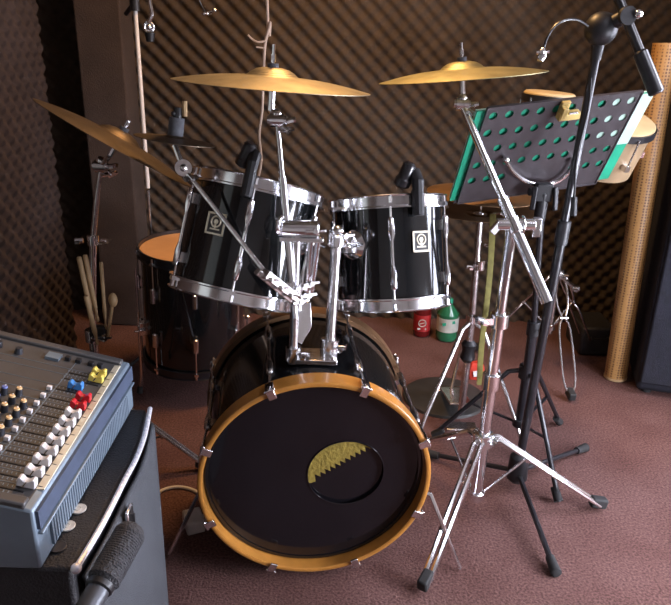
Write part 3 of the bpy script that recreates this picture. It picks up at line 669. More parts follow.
# yellow webbing strap
sA = at(493, 214, 1.84); sE = at(480, 385, 1.84)
s = MB(); rows = []
for i in range(13):
    q = i / 12; p = sA.lerp(sE, q) + V((0.004 * math.sin(q * 6), 0.003 * math.sin(q * 9), 0)); tw = 0.25 * math.sin(q * 3)
    ww = V((math.cos(tw), math.sin(tw), 0)) * 0.0085; n = V((-math.sin(tw), math.cos(tw), 0)) * 0.0015
    rows.append([p - ww - n, p + ww - n, p + ww + n, p - ww + n])
b, k = s.grid(rows); s.face((b, b + 1, b + 2, b + 3)); e = b + 12 * k; s.face((e, e + 1, e + 2, e + 3))
t = thing('webbing_strap', 'yellow green strap hanging down from the clamp of the chrome boom stand', 'strap', sA)
s.build('strap_band', 'strap', t)
s = MB(); s.tube([sA, V((sA.x + 0.012, 1.80, sA.z + 0.012)), ct + V((0, 0, 0.012))], 0.003, 6); s.build('strap_hook', 'old_chrome', t)

# red packet
p = atz(474, 378, 0.0)
t = thing('snack_packet', 'small crumpled red packet on the carpet by the boom stand pole', 'packet', p)
s = MB(); pts = [(-0.045, 0), (-0.03, 0.025), (0.0, 0.014), (0.035, 0.03), (0.05, 0.004), (0.03, -0.03), (-0.02, -0.022)]
rows = []
for z, k in ((0.0, 0.8), (0.02, 1.0), (0.05, 0.9), (0.075, 0.65)):
    rows.append([p + V((x * k + 0.004 * math.sin(9 * z + x * 90), y * k, z + 0.006 * math.sin(x * 160 + y * 90))) for x, y in pts])
rows[0] = [V((v_.x, v_.y, 0.001)) for v_ in rows[0]]
b, k = s.grid(rows); s.face(tuple(range(b, b + k))); e = b + 3 * k; s.face(tuple(range(e, e + k))); s.build('wrapper', 'red', t)
MB().box(p + V((0.004, -0.028, 0.036)), (0.03, 0.006, 0.025), (V((1, 0, 0.2)).normalized(), V((0, 1, 0)), V((-0.2, 0, 1)).normalized())).build('packet_print', 'white', t)

# bottles
def bottle(name, label, p, R, Hh, body, lab, cap, z0, z1):
    p = V((p.x, p.y, 0)); t = thing(name, label, 'bottle', p)
    prof = [(0, 0.004), (R * 0.55, 0.001), (R * 0.9, 0.006), (R, 0.025), (R * 0.96, z0), (R * 0.96, z1), (R, z1 + 0.015), (R * 0.97, Hh * 0.66), (R * 0.72, Hh * 0.78), (R * 0.36, Hh * 0.90), (R * 0.28, Hh * 0.94), (R * 0.28, Hh), (0, Hh)]
    MB().lathe(prof, p, n=32).build('body', body, t)
    MB().lathe([(R * 0.965, z0), (R * 0.985, z0), (R * 0.985, z1), (R * 0.965, z1)], p, n=32, closed=True).build('paper_label', lab, t)
    MB().lathe([(0, Hh + 0.012), (R * 0.30, Hh + 0.011), (R * 0.33, Hh + 0.004), (R * 0.33, Hh - 0.012)], p, n=20).build('cap', cap, t)
    return t
pr1 = atz(421, 335); pg1 = atz(446, 339)
t = bottle('drink_bottle', 'dark bottle with a red label under the right rack tom', pr1, 0.044, 0.235, 'cola', 'red_label', 'red', 0.035, 0.12)
c = V((pr1.x - 0.004, pr1.y - 0.0437, 0.082)); s = MB().torus(c, (0, -1, 0), 0.018, 0.0022, 24, 6); s.bar(c + V((-0.012, 0, -0.004)), c + V((0.012, 0, 0.004)), 0.008, 0.003); s.bar(c + V((-0.022, 0.004, -0.032)), c + V((0.022, 0.004, -0.032)), 0.004, 0.008); s.build('label_print', 'pale_label', t)
t = bottle('drink_bottle', 'green bottle with a pale label right of the red-labelled one', pg1, 0.055, 0.205, 'green_plastic', 'pale_label', 'green', 0.055, 0.125)
c = V((pg1.x - 0.002, pg1.y - 0.0548, 0.10)); s = MB().bar(c + V((-0.03, 0.006, -0.004)), c + V((0.03, 0.006, 0.012)), 0.006, 0.014); s.build('label_print', 'green', t)

# ------------------------------------------------------------------ microphone stand
mx, my = 0.615, 1.93
bal = at(601, 29, 1.90)
t = thing('microphone_stand', 'tall black boom microphone stand in front of the perforated music desk', 'microphone stand', (mx, my, 0))
hubp = V((mx, my, 0.075)); d = (bal - hubp).normalized(); L = (bal - hubp).length
MB().tube([hubp, hubp + d * L * 0.60], 0.0140, 14).build('lower_tube', 'black_metal', t)
MB().tube([hubp + d * L * 0.58, bal], 0.0115, 14).build('upper_tube', 'black_metal', t)
s = MB(); clamp(s, hubp + d * L * 0.60, d, 0.019, 0.07); s.build('height_clutch', 'black_plastic', t)
s = MB(); s.tube([hubp - V((0, 0, 0.045)), hubp - V((0, 0, 0.03)), hubp + V((0, 0, 0.05)), hubp + V((0, 0, 0.065))], [0.020, 0.034, 0.030, 0.018], 14); s.build('hub', 'black_plastic', t)
for fx, fy in ((0.632, 1.535), (0.917, 2.161), (0.340, 2.10)):
    f = V((fx, fy, 0.016)); dd = (V((fx, fy, 0)) - V((mx, my, 0))).normalized(); s = MB().tube([hubp + dd * 0.025 - V((0, 0, 0.01)), f], 0.0085, 10)
    lg = s.build('leg', 'black_metal', t); MB().tube([f - dd * 0.045 + V((0, 0, 0.006)), f + dd * 0.012, f + dd * 0.016], [0.013, 0.016, 0.010], 12).build('rubber_foot', 'rubber', lg)
s = MB().sphere(bal, 0.042, 14); s.tube([bal - d * 0.075, bal - d * 0.03], [0.014, 0.017], 12); kn = at(626, 16, 1.86); s.tube([bal, kn], 0.018, 12); s.tube([kn - V((0.008, 0.02, 0)), kn + V((-0.006, -0.034, 0))], 0.022, 14); sw = s.build('swivel', 'black_plastic', t)
s = MB().sphere(kn + V((0.016, -0.036, 0.004)), 0.011, 10); s.build('swivel_bolt', 'chrome', sw)
be = at(657, 94, 1.80); bu = at(610, -22, 1.885); dbm = (be - bu).normalized()
s = MB().tube([bu, be], 0.0125, 14); bm_ = s.build('boom', 'black_metal', t)
MB().tube([be - dbm * 0.115, be - dbm * 0.11, be - dbm * 0.004, be], [0.013, 0.0185, 0.0190, 0.015], 14).build('boom_grip', 'black_metal', bm_)
# cable along the pole of the microphone stand
s = MB(); P0 = at(591, 78, 1.87); pts = [P0]
for q in range(1, 8): pts.append(at(591 - q * 2.6 + 2 * math.sin(q), 78 + q * 17, 1.87 - 0.005 * q))
s.tube(pts, 0.0030, 8); s.tube([pts[-1], pts[-1] + (pts[-1] - pts[-2]).normalized() * 0.05], [0.008, 0.009], 10)
tag(s.build('microphone_cable', 'black_plastic', loc=P0), 'thin black cable with a plug hanging beside the microphone stand pole', 'cable')
# gooseneck microphone
g0 = at(588, 26, 1.87); pts = [g0, at(578, 20, 1.86), at(566, 20, 1.85), at(555, 26, 1.845), at(547, 38, 1.84), at(544, 48, 1.84)]
t = thing('gooseneck_microphone', 'small chrome-tipped gooseneck microphone curving left from the black stand', 'microphone', g0)
MB().tube(smooth(pts), 0.0032, 8).build('gooseneck', 'black_metal', t)
e = pts[-1]; dd = (at(540, 62, 1.835) - e).normalized(); s = MB().tube([e, e + dd * 0.006, e + dd * 0.02, e + dd * 0.032], [0.005, 0.010, 0.0125, 0.008], 14); s.tube([e + dd * 0.012 - V((0.016, 0, 0.0)), e + dd * 0.012 + V((0.016, 0, 0.003))], 0.004, 8); s.build('capsule', 'chrome', t)

# ------------------------------------------------------------------ music stand
DT, DB = 1.90, 2.10
TL, TR, BL, BR = at(486, 109, 1.88), at(644, 90, 2.02), at(459, 202, 2.06), at(594, 184, 2.20)
dc = (TL + TR + BL + BR) / 4; ex = ((TR - TL).normalized() + (BR - BL).normalized()).normalized(); eyv = ((TL - BL) + (TR - BR)).normalized()
eyv = (eyv - ex * eyv.dot(ex)).normalized(); nz = ex.cross(eyv).normalized()     # towards the viewer
if nz.y > 0: nz = -nz
W2 = ((TR - TL).length + (BR - BL).length) / 4; H2 = ((TL - BL).length + (TR - BR).length) / 4
mb_ = V((0.665, 2.14, 0))
t = thing('music_stand', 'black music stand with a perforated desk holding a green folder', 'music stand', mb_)
# perforated panel: grid cells with polygonal holes
s = MB(); nx, ny = 10, 6; th_ = 0.0022; cw, ch = 2 * W2 / nx, 2 * H2 / ny; rh = 0.0125; K = 12
def dp(x, y, z): return dc + ex * x + eyv * y + nz * z
for i in range(nx):
    for j in range(ny):
        x0, y0 = -W2 + i * cw, -H2 + j * ch; cxx, cyy = x0 + cw / 2, y0 + ch / 2
        hole = not (1 <= j <= 1 and 3 <= i <= 6) and j != 0
        sq = []
        for k in range(K):
            a = 2 * PI * k / K + PI / K; c_, s_ = math.cos(a), math.sin(a); m_ = max(abs(c_), abs(s_)); sq.append((cxx + c_ / m_ * cw / 2, cyy + s_ / m_ * ch / 2))
        # exact corners so that the cells tile
        sq = [(x0 + cw if abs(x - x0 - cw) < 1e-6 else x, y) for x, y in sq]
        rin = rh if hole else 0.0005
        inner = [(cxx + rin * math.cos(2 * PI * k / K + PI / K), cyy + rin * math.sin(2 * PI * k / K + PI / K)) for k in range(K)]
        cor = [(x0 + cw, y0 + ch), (x0, y0 + ch), (x0, y0), (x0 + cw, y0)]
        f_o = [dp(*p, th_ / 2) for p in sq]; f_i = [dp(*p, th_ / 2) for p in inner]; b_i = [dp(*p, -th_ / 2) for p in inner]; b_o = [dp(*p, -th_ / 2) for p in sq]
        b, k = s.grid([f_o, f_i, b_i, b_o])
        for z, off in ((th_ / 2, 0), (-th_ / 2, 3 * K)):
            for ci, (pa, pb) in enumerate(((0, 1), (3, 4), (6, 7), (9, 10))):
                n0 = len(s.v); s.v.append(dp(*cor[ci], z)); s.face((b + off + pa, n0, b + off + pb))
s.bar(dp(-W2, H2, 0), dp(W2, H2, 0), 0.004, 0.008, nz); s.bar(dp(-W2, -H2, 0), dp(W2, -H2, 0), 0.004, 0.008, nz)
for k in (-1, 1): s.bar(dp(k * W2, -H2, 0), dp(k * W2, H2, 0), 0.004, 0.008, nz)
s.bar(dp(-W2, -H2, -0.022), dp(W2, -H2, -0.022), 0.004, 0.044, eyv)
s.build('desk', 'desk', t)
def on_desk(px, py, off):
    d = ray(px, py); o_ = V((0, 0, H)); k = ((dc + nz * off) - o_).dot(nz) / d.dot(nz); return o_ + d * k
pj = on_desk(543, 192, 0.045)
s = MB(); cR = [on_desk(x, y, 0.018) for x, y in ((506, 160), (511, 169), (519, 177), (530, 183), (545, 185), (558, 181), (568, 173), (574, 162))]
s.tube(smooth(cR, 4), 0.0065, 8); s.sphere(cR[0], 0.010, 8); s.sphere(cR[-1], 0.010, 8)
for c_ in (cR[0], cR[-1]):
    s.tube([c_, c_ - nz * ((c_ - dc).dot(nz))], 0.005, 8)
s.build('desk_bracket', 'old_chrome', t)
s = MB(); s.box(pj + V((0, 0, 0.0)), (0.05, 0.04, 0.055)); s.tube([pj - V((0.045, 0, 0)), pj + V((0.045, 0, 0))], 0.013, 12); s.tube([pj + V((0, 0, -0.09)), pj], [0.017, 0.022], 12)
for k in (-1, 1): s.bar(pj + V((k * 0.03, -0.02, 0.02)), pj + V((k * 0.035, -0.03, -0.05)), 0.016, 0.01)
s.build('head_joint', 'black_plastic', t, bevel=0.004)
hub = V((mb_.x, mb_.y, 0.33)); up2 = V((mb_.x - 0.004, 2.12, 0.50))
MB().tube([pj, up2], 0.0105, 12).build('upper_tube', 'black_metal', t)
MB().tube([up2, V((mb_.x, mb_.y, 0.12))], 0.0165, 14).build('lower_tube', 'black_metal', t)
s = MB(); clamp(s, up2, (0, 0, 1), 0.022, 0.05); wing_nut(s, up2 + V((0.03, -0.02, 0)), (1, -0.5, 0), 0.015); s.build('collar', 'black_plastic', t)
for z_, r_ in ((0.33, 0.027), (0.13, 0.025)): clamp(MB(), V((mb_.x, mb_.y, z_)), (0, 0, 1), r_, 0.05 if z_ > 0.2 else 0.03).build('collar', 'black_plastic', t)
fm = atz(558, 505)
for fx, fy in third(mb_.x, mb_.y, (fm.x, fm.y)):
    f = V((fx, fy, 0.014)); dd = (V((fx, fy, 0)) - V((mb_.x, mb_.y, 0))).normalized(); s = MB().tube([hub + dd * 0.026, hub + dd * 0.06 - V((0, 0, 0.01)), f], 0.0085, 10); s.bar(V((mb_.x, mb_.y, 0.13)) + dd * 0.02, (hub + dd * 0.05).lerp(f, 0.5), 0.012, 0.004)
    lg = s.build('leg', 'black_metal', t); MB().tube([f - dd * 0.035 + V((0, 0, 0.03)), f], [0.013, 0.015], 12).build('rubber_foot', 'rubber', lg)
# folder behind the desk, wider than the desk
fo = thing('folder', 'green folder with mint page edges resting on the black music desk', 'folder', dp(0, -H2, -0.01))
s = MB(); x0, x1 = -W2 - 0.024, W2 + 0.050
s.box(dp((x0 + x1) / 2, -0.004, -0.0085), (x1 - x0, 2 * H2 - 0.020, 0.004), (ex, eyv, nz)); s.build('cover', 'green', fo)
s = MB(); s.box(dp((x0 + x1) / 2, -0.004, -0.0155), (x1 - x0 - 0.004, 2 * H2 - 0.026, 0.009), (ex, eyv, nz)); s.build('pages', 'mint', fo)
MB().box(dp(W2 - 0.022, H2 - 0.105, -0.0045), (0.142, 0.18, 0.002), (ex, eyv, nz)).build('loose_page', 'mint', fo)  # pale sheet added as glare in the corner holes and right edge
# wooden clip on the desk's top edge
t = thing('wooden_clip', 'yellow wooden block clipped over the top edge of the music desk', 'clip', at(572, 103, 1.89))
c0 = dp(-W2 + 0.250, H2 - 0.042, 0.0)
s = MB(); s.box(c0 + nz * 0.016, (0.066, 0.020, 0.022), (ex, eyv, nz)); s.box(c0 - ex * 0.023 + eyv * 0.014 + nz * 0.016, (0.016, 0.034, 0.026), (ex, eyv, nz)); s.box(c0 + eyv * 0.024 - ex * 0.018 + nz * 0.008, (0.026, 0.036, 0.012), (ex, eyv, nz)); s.build('jaw', 'clip_wood', t, bevel=0.002)
s = MB(); s.tube([c0 + nz * 0.022 - ex * 0.005 + eyv * 0.009, c0 + nz * 0.022 + ex * 0.022 + eyv * 0.009], 0.004, 8); s.build('clip_pin', 'old_chrome', t)

# ------------------------------------------------------------------ bongos and their stand
def bongo(label, c, axis, R, Hh):
    axis = V(axis).normalized(); mw = axis_mw(V(c) - axis * Hh, axis); t = thing('bongo_drum', label, 'drum', mw=mw); WM[t.name] = Matrix.Identity(4)
    B = lambda s, nm, m_: s.build(nm, m_, t, world=False)
    B(MB().lathe([(R * 0.80, 0), (R * 0.86, 0), (R * 0.93, Hh * 0.5), (R * 0.97, Hh - 0.01), (R * 0.90, Hh - 0.01)], n=40, closed=True), 'shell', 'bongo_wood')
    B(MB().lathe([(0, Hh + 0.001), (R * 0.93, Hh), (R, Hh - 0.006), (R, Hh - 0.02)], n=40), 'skin', 'cream_head')
    B(MB().lathe([(R + 0.001, Hh - 0.035), (R + 0.007, Hh - 0.035), (R + 0.007, Hh - 0.010), (R + 0.001, Hh - 0.010)], n=40, closed=True), 'hoop', 'black_metal')
    for i in range(5):
        a = rad(20 + 72 * i); n = V((math.sin(a), -math.cos(a), 0)); s = MB().tube([n * (R + 0.011) + V((0, 0, Hh - 0.02)), n * (R * 0.92 + 0.016) + V((0, 0, Hh * 0.3))], 0.0035, 6)
        s.box(n * (R * 0.92 + 0.010) + V((0, 0, Hh * 0.35)), (0.02, 0.026, 0.022), (V((math.cos(a), math.sin(a), 0)), -n, V((0, 0, 1)))); B(s, 'tuning_lug', 'chrome')
    return t
b1 = at(550, 92, 2.62); b2 = at(614, 116, 2.56)
bongo('smaller bongo with cream skin peeking over the top edge of the music desk', b1, (0.05, -0.02, 1), 0.092, 0.17)
bongo('larger tilted bongo with cream skin between the music desk and the tan tube', b2, (0.10, -0.30, 1), 0.150, 0.20)
bx, by = 0.965, 2.86
t = thing('bongo_stand', 'chrome percussion stand, double-braced leg showing behind the microphone stand', 'drum stand', (bx, by, 0))
fb = atz(570, 401)
chrome_tripod(t, bx, by, 0.45, 0.20, third(bx, by, (fb.x, fb.y)), 0.013, 'old_chrome', 0.36, 0.0048, True)
MB().tube([V((bx, by, 0.17)), V((bx - 0.02, by - 0.05, 1.0))], 0.013, 14).build('pole', 'old_chrome', t)
s = MB(); e = V((bx - 0.02, by - 0.05, 1.0))
s.tube([e + V((0, 0, -0.02)), e + V((0, -0.02, 0.03)), V(b1) + V((0.0, 0.05, -0.17))], 0.009, 10); s.tube([e + V((0, 0, 0)), V(b2) + V((-0.02, 0.06, -0.20))], 0.009, 10); clamp(s, e, (0, 0, 1), 0.024, 0.05); s.build('crossbar', 'old_chrome', t)
s = MB(); wing_nut(s, V((bx + 0.05, by - 0.1, 0.42)), (1, -0.4, 0.2), 0.018); s.bar(V((bx, by, 0.45)), V((bx + 0.05, by - 0.1, 0.42)), 0.012, 0.012); s.build('wing_bolt', 'old_chrome', t)

# ------------------------------------------------------------------ tube, cabinet and box on the right
p0 = atz(615, 378, 0.0); p1 = at(666, 44, 2.77); dT = (p1 - p0).normalized(); RT = 0.047
t = thing('perforated_tube', 'tall tan tube with rows of tiny holes standing beside the navy cabinet', 'tube', p0)
s = MB(); LT = (p1 - p0).length; prof = [(RT - 0.004, 0.002), (RT, 0.002), (RT, LT), (RT - 0.004, LT)]; s.lathe(prof, p0 + V((0, 0, 0.004)), dT, 40, closed=True); s.build('tube_wall', 'perforated', t)
MB().lathe([(0, 0.0), (RT - 0.003, 0.0), (RT + 0.002, 0.004), (RT + 0.002, 0.014), (RT - 0.004, 0.014)], p0 + V((0, 0, 0.001)), dT, 40).build('end_cap', 'stick', t)
cb = atz(632, 393, 0.0); yaw = rad(-15)
X_ = V((math.cos(yaw), math.sin(yaw), 0)); Y_ = V((-math.sin(yaw), math.cos(yaw), 0)); cw_, cd_, chh = 0.50, 0.60, 1.30
cc = V((cb.x + 0.006, cb.y - 0.02, 0)) + X_ * cw_ / 2 + Y_ * cd_ / 2
t = thing('speaker_cabinet', 'tall navy black cloth-fronted cabinet at the right edge', 'speaker', cc)
MB().box(cc + V((0, 0, chh / 2 + 0.015)) + Y_ * 0.01, (cw_, cd_ - 0.02, chh), (X_, Y_, V((0, 0, 1)))).build('body', 'navy_cloth', t, bevel=0.02)
MB().box(cc + V((0, 0, chh / 2 + 0.035)) - Y_ * (cd_ / 2 - 0.004), (cw_ - 0.012, 0.02, chh - 0.05), (X_, Y_, V((0, 0, 1)))).build('grille_cloth', 'navy_cloth', t, bevel=0.008)
for i in (-1, 1):
    for j in (-1, 1): MB().tube([cc + X_ * i * (cw_ / 2 - 0.05) + Y_ * j * (cd_ / 2 - 0.06) + V((0, 0, 0.001)), cc + X_ * i * (cw_ / 2 - 0.05) + Y_ * j * (cd_ / 2 - 0.06) + V((0, 0, 0.02))], 0.02, 12).build('foot', 'rubber', t)
p = V((1.245, 3.10, 0)); t = thing('equipment_case', 'low black case on the carpet behind the tan tube', 'case', p)
MB().box(p + V((0, 0, 0.075)), (0.16, 0.22, 0.14)).build('body', 'cab', t, bevel=0.01)
s = MB(); s.tube([p + V((-0.04, -0.115, 0.10)), p + V((-0.04, -0.135, 0.10)), p + V((0.04, -0.135, 0.10)), p + V((0.04, -0.115, 0.10))], 0.006, 8); s.build('handle', 'black_plastic', t)

# ------------------------------------------------------------------ speaker cabinet with the mixer on it, at the left
AZ = 0.665
edge = [atz(152, 409, AZ), atz(146.5, 437, AZ), atz(138, 460, AZ), atz(127.5, 480, AZ), atz(105, 525, AZ), atz(79, 569, AZ)]
yn, yf = edge[-1].y, edge[0].y
t = thing('speaker_cabinet', 'black speaker cabinet with bowed grey grille under the mixing console', 'speaker', (-0.70, (yn + yf) / 2, 0))
es = smooth(edge, 5)
poly = [(-1.02, yn), (-1.02, yf)] + [(p.x, p.y) for p in es]
def slab(poly, z0, z1):
    s = MB(); b = 0; k = len(poly)
    for z in (z0, z1): s.v.extend(V((x, y, z)) for x, y in poly)
    s.face(tuple(range(k))); s.face(tuple(range(k, 2 * k)))
    for i in range(k): j = (i + 1) % k; s.face((i, j, k + j, k + i))
    return s
core = [(-1.02, yn), (-1.02, yf)] + [(p.x - 0.012, p.y) for p in es]
slab(core, 0.02, AZ).build('body', 'cab', t, bevel=0.006)
rows = []; s = MB()
pts = [(p.x + 0.001, p.y) for p in es[1:-1]]
for z in (0.05, 0.06, AZ - 0.034, AZ - 0.024): rows.append([V((x + (0.004 if 0.055 < z < AZ - 0.03 else 0), y, z)) for x, y in pts])
s.grid(rows, close=False); gr = s.build('grille', 'grille', t); sol = gr.modifiers.new('solid', 'SOLIDIFY'); sol.thickness = 0.006
s = MB(); s.tube([V((p.x - 0.004, p.y, AZ + 0.001)) for p in es], 0.0048, 8); s.sphere(V((es[-1].x - .004, es[-1].y, AZ + .001)), 0.008, 8); s.build('edge_strip', 'edge_metal', t)
q = atz(123, 507, AZ - 0.03); i_ = min(range(len(es)), key=lambda i: abs(es[i].y - 0.955)); pA, pB = es[i_ - 2], es[i_ + 1]
dE = V((pB.x - pA.x, pB.y - pA.y, 0)).normalized(); nE = V((-dE.y, dE.x, 0)); nE = nE if nE.x > 0 else -nE
c0 = V((es[i_].x, es[i_].y, AZ - 0.055)) + nE * 0.013
s = MB().box(c0, (0.030, 0.006, 0.062), (dE, nE, V((0, 0, 1)))); lp = s.build('logo_plate', 'old_chrome', t, bevel=0.002)
s = MB(); s.bar(c0 + nE * 0.004 + V((0, 0, 0.02)), c0 + nE * 0.004 + V((0, 0, -0.022)), 0.004, 0.010, nE); s.bar(c0 + nE * 0.004 - dE * 0.009 + V((0, 0, 0.012)), c0 + nE * 0.004 + dE * 0.009 + V((0, 0, -0.004)), 0.003, 0.004, nE); s.build('logo_mark', 'badge_dark', lp)
for x in (-0.95, -0.46):
    for y in (yn + 0.06, yf - 0.06): MB().tube([V((x, y, 0.001)), V((x, y, 0.022))], 0.02, 12).build('foot', 'rubber', t)

# mixing console
X1 = -0.408; Y0, Y1 = 0.777, 1.243; ZB, ZT = AZ + 0.003, AZ + 0.103; DX = 0.56; SL = math.tan(rad(13))
t = thing('mixing_console', 'grey mixing console with white, red, blue and yellow fader caps on the speaker cabinet', 'mixing console', (X1 - DX / 2, (Y0 + Y1) / 2, ZB))
prof = [(0, ZB), (0, ZT), (-0.012, ZT + 0.003), (-DX, ZT + DX * SL), (-DX, ZB)]
s = MB(); b = 0
for y in (Y0, Y1): s.v.extend(V((X1 + x, y, z)) for x, z in prof)
k = len(prof); s.m(1); s.face(tuple(range(k))); s.face(tuple(range(k, 2 * k)))
for i in range(k): j = (i + 1) % k; s.m(0 if i == 2 else 1); s.face((i, j, k + j, k + i))
s.build('chassis', ['mixer_top', 'mixer_side'], t, bevel=0.004)
def T(u, y, h=0.0):                 # point on the sloping top: u metres left of the right edge
    n = V((math.sin(rad(13)), 0, math.cos(rad(13))))
    return V((X1 - u, y, ZT + u * SL)) + n * h
tn = V((SL, 0, 1)).normalized(); tu = V((-1, 0, SL)).normalized(); ty = V((0, 1, 0)); TA = (tu, ty, tu.cross(ty))
s = MB()
# cheek strips along the near and far edges
for y in (Y0 + 0.011, Y1 - 0.013): MB().bar(T(0.012, y, 0.002), T(DX - 0.01, y, 0.002), 0.018, 0.010, (0, 0, 1)).build('end_cheek', 'mixer_top', t, bevel=0.003)
# front face: dark band, ledge and ribbed lower panel
MB().box((X1 + 0.002, (Y0 + Y1) / 2, ZT - 0.020), (0.006, Y1 - Y0 - 0.012, 0.030)).build('front_band', 'mixer_navy', t)
s = MB(); s.box((X1 + 0.004, (Y0 + Y1) / 2, ZT - 0.042), (0.007, Y1 - Y0 - 0.012, 0.004)); s.build('front_ledge', 'mixer_side', t, bevel=0.0015)
s = MB(); n_ = 44
for i in range(n_): s.box((X1 + 0.001, Y0 + 0.045 + (Y1 - Y0 - 0.09) * i / (n_ - 1), ZB + 0.030), (0.006, 0.0055, 0.042))
s.build('ribbed_panel', 'mixer_side', t)
s = MB(); s.bar(T(0.0075, Y0 + 0.045, 0.0014), T(0.0165, Y1 - 0.028, 0.0014), 0.0115, 0.0024); tp_ = s.build('scribble_strip', 'tape', t)
pit = 0.0274; yc = [0.811 + pit * i for i in range(10)] + [1.089, 1.129, 1.152]; yk = [0.794 + pit * i for i in range(11)]
s = MB()
for i in range(14): s.box(T(0.0075 + 0.0006 * i, Y0 + 0.050 + pit * i, 0.0028), (0.011, 0.0010, 0.0006), TA)
s.build('channel_mark', 'badge_dark', tp_)
for y in yc: MB().box(T(0.056, y, 0.0008), (0.062, 0.0026, 0.0012), TA).build('fader_slot', 'slot', t)
s = MB()
for y in yc:
    for i in range(8):
        for k in (-1, 1): s.box(T(0.044 + i * 0.0065, y + k * 0.007, 0.0008), (0.0012, 0.005, 0.0008), TA)
for y in yc: s.box(T(0.16, y + pit / 2, 0.0006), (0.24, 0.0009, 0.0006), TA)
s.box(T(0.088, (Y0 + Y1) / 2, 0.0006), (0.0012, Y1 - Y0 - 0.06, 0.0006), TA)
s.build('panel_print', 'mixer_side', t)
cols = ['white'] * 8 + ['fader_red'] * 2 + ['fader_blue'] + ['fader_yellow'] * 2
pos = [0.0265 + 0.0007 * i for i in range(10)] + [0.057, 0.034, 0.036]
cap_base = None
for y, c_, u in zip(yc, cols, pos):
    s = MB(); pf = [(-0.0135, 0), (-0.0125, 0.013), (-0.0085, 0.0145), (-0.002, 0.009), (0.002, 0.009), (0.0085, 0.0145), (0.0125, 0.013), (0.0135, 0)]
    s.prism(pf, T(u, y + 0.0060, 0.003), tu, tn, 0.012)
    fc_ = s.build('fader_cap', [c_], t, bevel=0.0012)
    MB().box(T(u, y, 0.0122), (0.002, 0.0122, 0.0006), TA).build('fader_line', 'slot', fc_)
for i, y in enumerate(yk):
    MB().box(T(0.0955, y + pit * 0.5, 0.004), (0.0085, 0.0075, 0.008), TA).build('button', 'white', t, bevel=0.001)
for i, y in enumerate(yk):
    for j in range(8):
        if i >= 9 and j in (0, 3, 5): continue
        if i == 10 and j in (1, 2, 6): continue
        u = 0.1105 + 0.0215 * j; yy = y + (0.004 if j % 2 else -0.002)
        c_ = ('cap_amber', 'cap_amber', 'cap_blue', 'white', 'cap_blue', 'cap_green', 'white', 'white')[j]
        if (i * 3 + j) % 7 == 2: c_ = 'white'
        p = T(u, yy, 0); s = MB()
        s.m(0).tube([p, p + tn * 0.003, p + tn * 0.013], [0.0070, 0.0064, 0.0052], 12)
        s.m(1).tube([p + tn * 0.0125, p + tn * 0.0155], [0.0052, 0.0044], 12)
        s.m(2).bar(p + tn * 0.0158 + ty * 0.001, p + tn * 0.0158 + ty * 0.0046, 0.0012, 0.0010, tn)
        s.build('knob', ['knob_dark', c_, 'white'], t)
s = MB(); s.box(T(0.130, Y1 - 0.050, 0.003), (0.026, 0.022, 0.006), TA); s.build('meter_window', 'mixer_side', t)
for u in (0.105, 0.085, 0.062, 0.045): MB().box(T(u, Y1 - 0.046, 0.004), (0.010, 0.010, 0.008), TA).build('switch', 'slot', t, bevel=0.001)
for u, dy in ((0.23, 0.055), (0.255, 0.04), (0.19, 0.062)): p = T(u, Y1 - dy, 0); MB().tube([p, p + tn * 0.012], [0.008, 0.006], 10).build('output_knob', 'knob_dark', t)

# coins
for (px, py), m_, lb in (((78.5, 509), 'coin', 'silver coin on the cabinet, farthest of three beside the mixer'), ((67, 526), 'coin', 'half hidden silver coin, middle of three beside the mixer'), ((58, 547), 'coin_dark', 'dark tarnished coin lying nearest the front corner of the mixer')):
    p = atz(px, py, AZ + 0.002); s = MB().lathe([(0, 0.0002), (0.0118, 0.0002), (0.0125, 0.0006), (0.0125, 0.0026), (0.0118, 0.003), (0.0105, 0.0024), (0, 0.0026)], (0, 0, 0), (0, 0, 1), 32)
    if m_ == 'coin': s.torus((0, 0, 0.0026), (0, 0, 1), 0.0045, 0.0006, 20, 6)
    o = s.build('coin', m_); o.location = (p.x, p.y, AZ + 0.0005); tag(o, lb, 'coin', 'coins on the speaker cabinet')

# padded bar in front of the cabinet
g1 = at(131, 532, 0.83); g2 = at(98, 590, 0.74); dg = (g2 - g1).normalized(); LG = (at(104, 580, 0.755) - g1).length
pb = V((g1.x - 0.10, 0.30, 0.0))
t = thing('padded_bar', 'black bar with a ribbed foam sleeve in front of the bowed grey grille', 'bar', (g1 + dg * 0.9))
R0 = 0.0235; n_r = 16
s = MB(); prs = [(0.0005, -0.012), (R0 * 0.45, -0.0105), (R0 * 0.8, -0.005), (R0, 0.004)]
for i in range(n_r):
    z = 0.010 + (LG - 0.02) * i / n_r; prs += [(R0, z), (R0 * 0.965, z + (LG - 0.02) / n_r * 0.5)]
prs += [(R0, LG), (R0 * 0.8, LG + 0.006), (0.0005, LG + 0.006)]
s.lathe(prs, g1, dg, 28); s.build('foam_sleeve', 'grip', t)
e1 = g1 + dg * (LG + 0.16)
s = MB().tube(smooth([g1 + dg * (LG - 0.01), g1 + dg * (LG + 0.08), e1, V((e1.x - 0.02, e1.y - 0.06, 0.30)), V((e1.x - 0.02, e1.y - 0.07, 0.012))], 5), 0.0165, 16); br = s.build('bar_tube', 'bar_grey', t)
MB().tube([V((e1.x - 0.02, e1.y - 0.07, 0.03)), V((e1.x - 0.02, e1.y - 0.07, 0.001))], [0.019, 0.024], 14).build('rubber_foot', 'rubber', br)
s = MB(); clamp(s, g1 + dg * (LG + 0.01), dg, 0.0195, 0.012); s.build('collar', 'black_plastic', t)

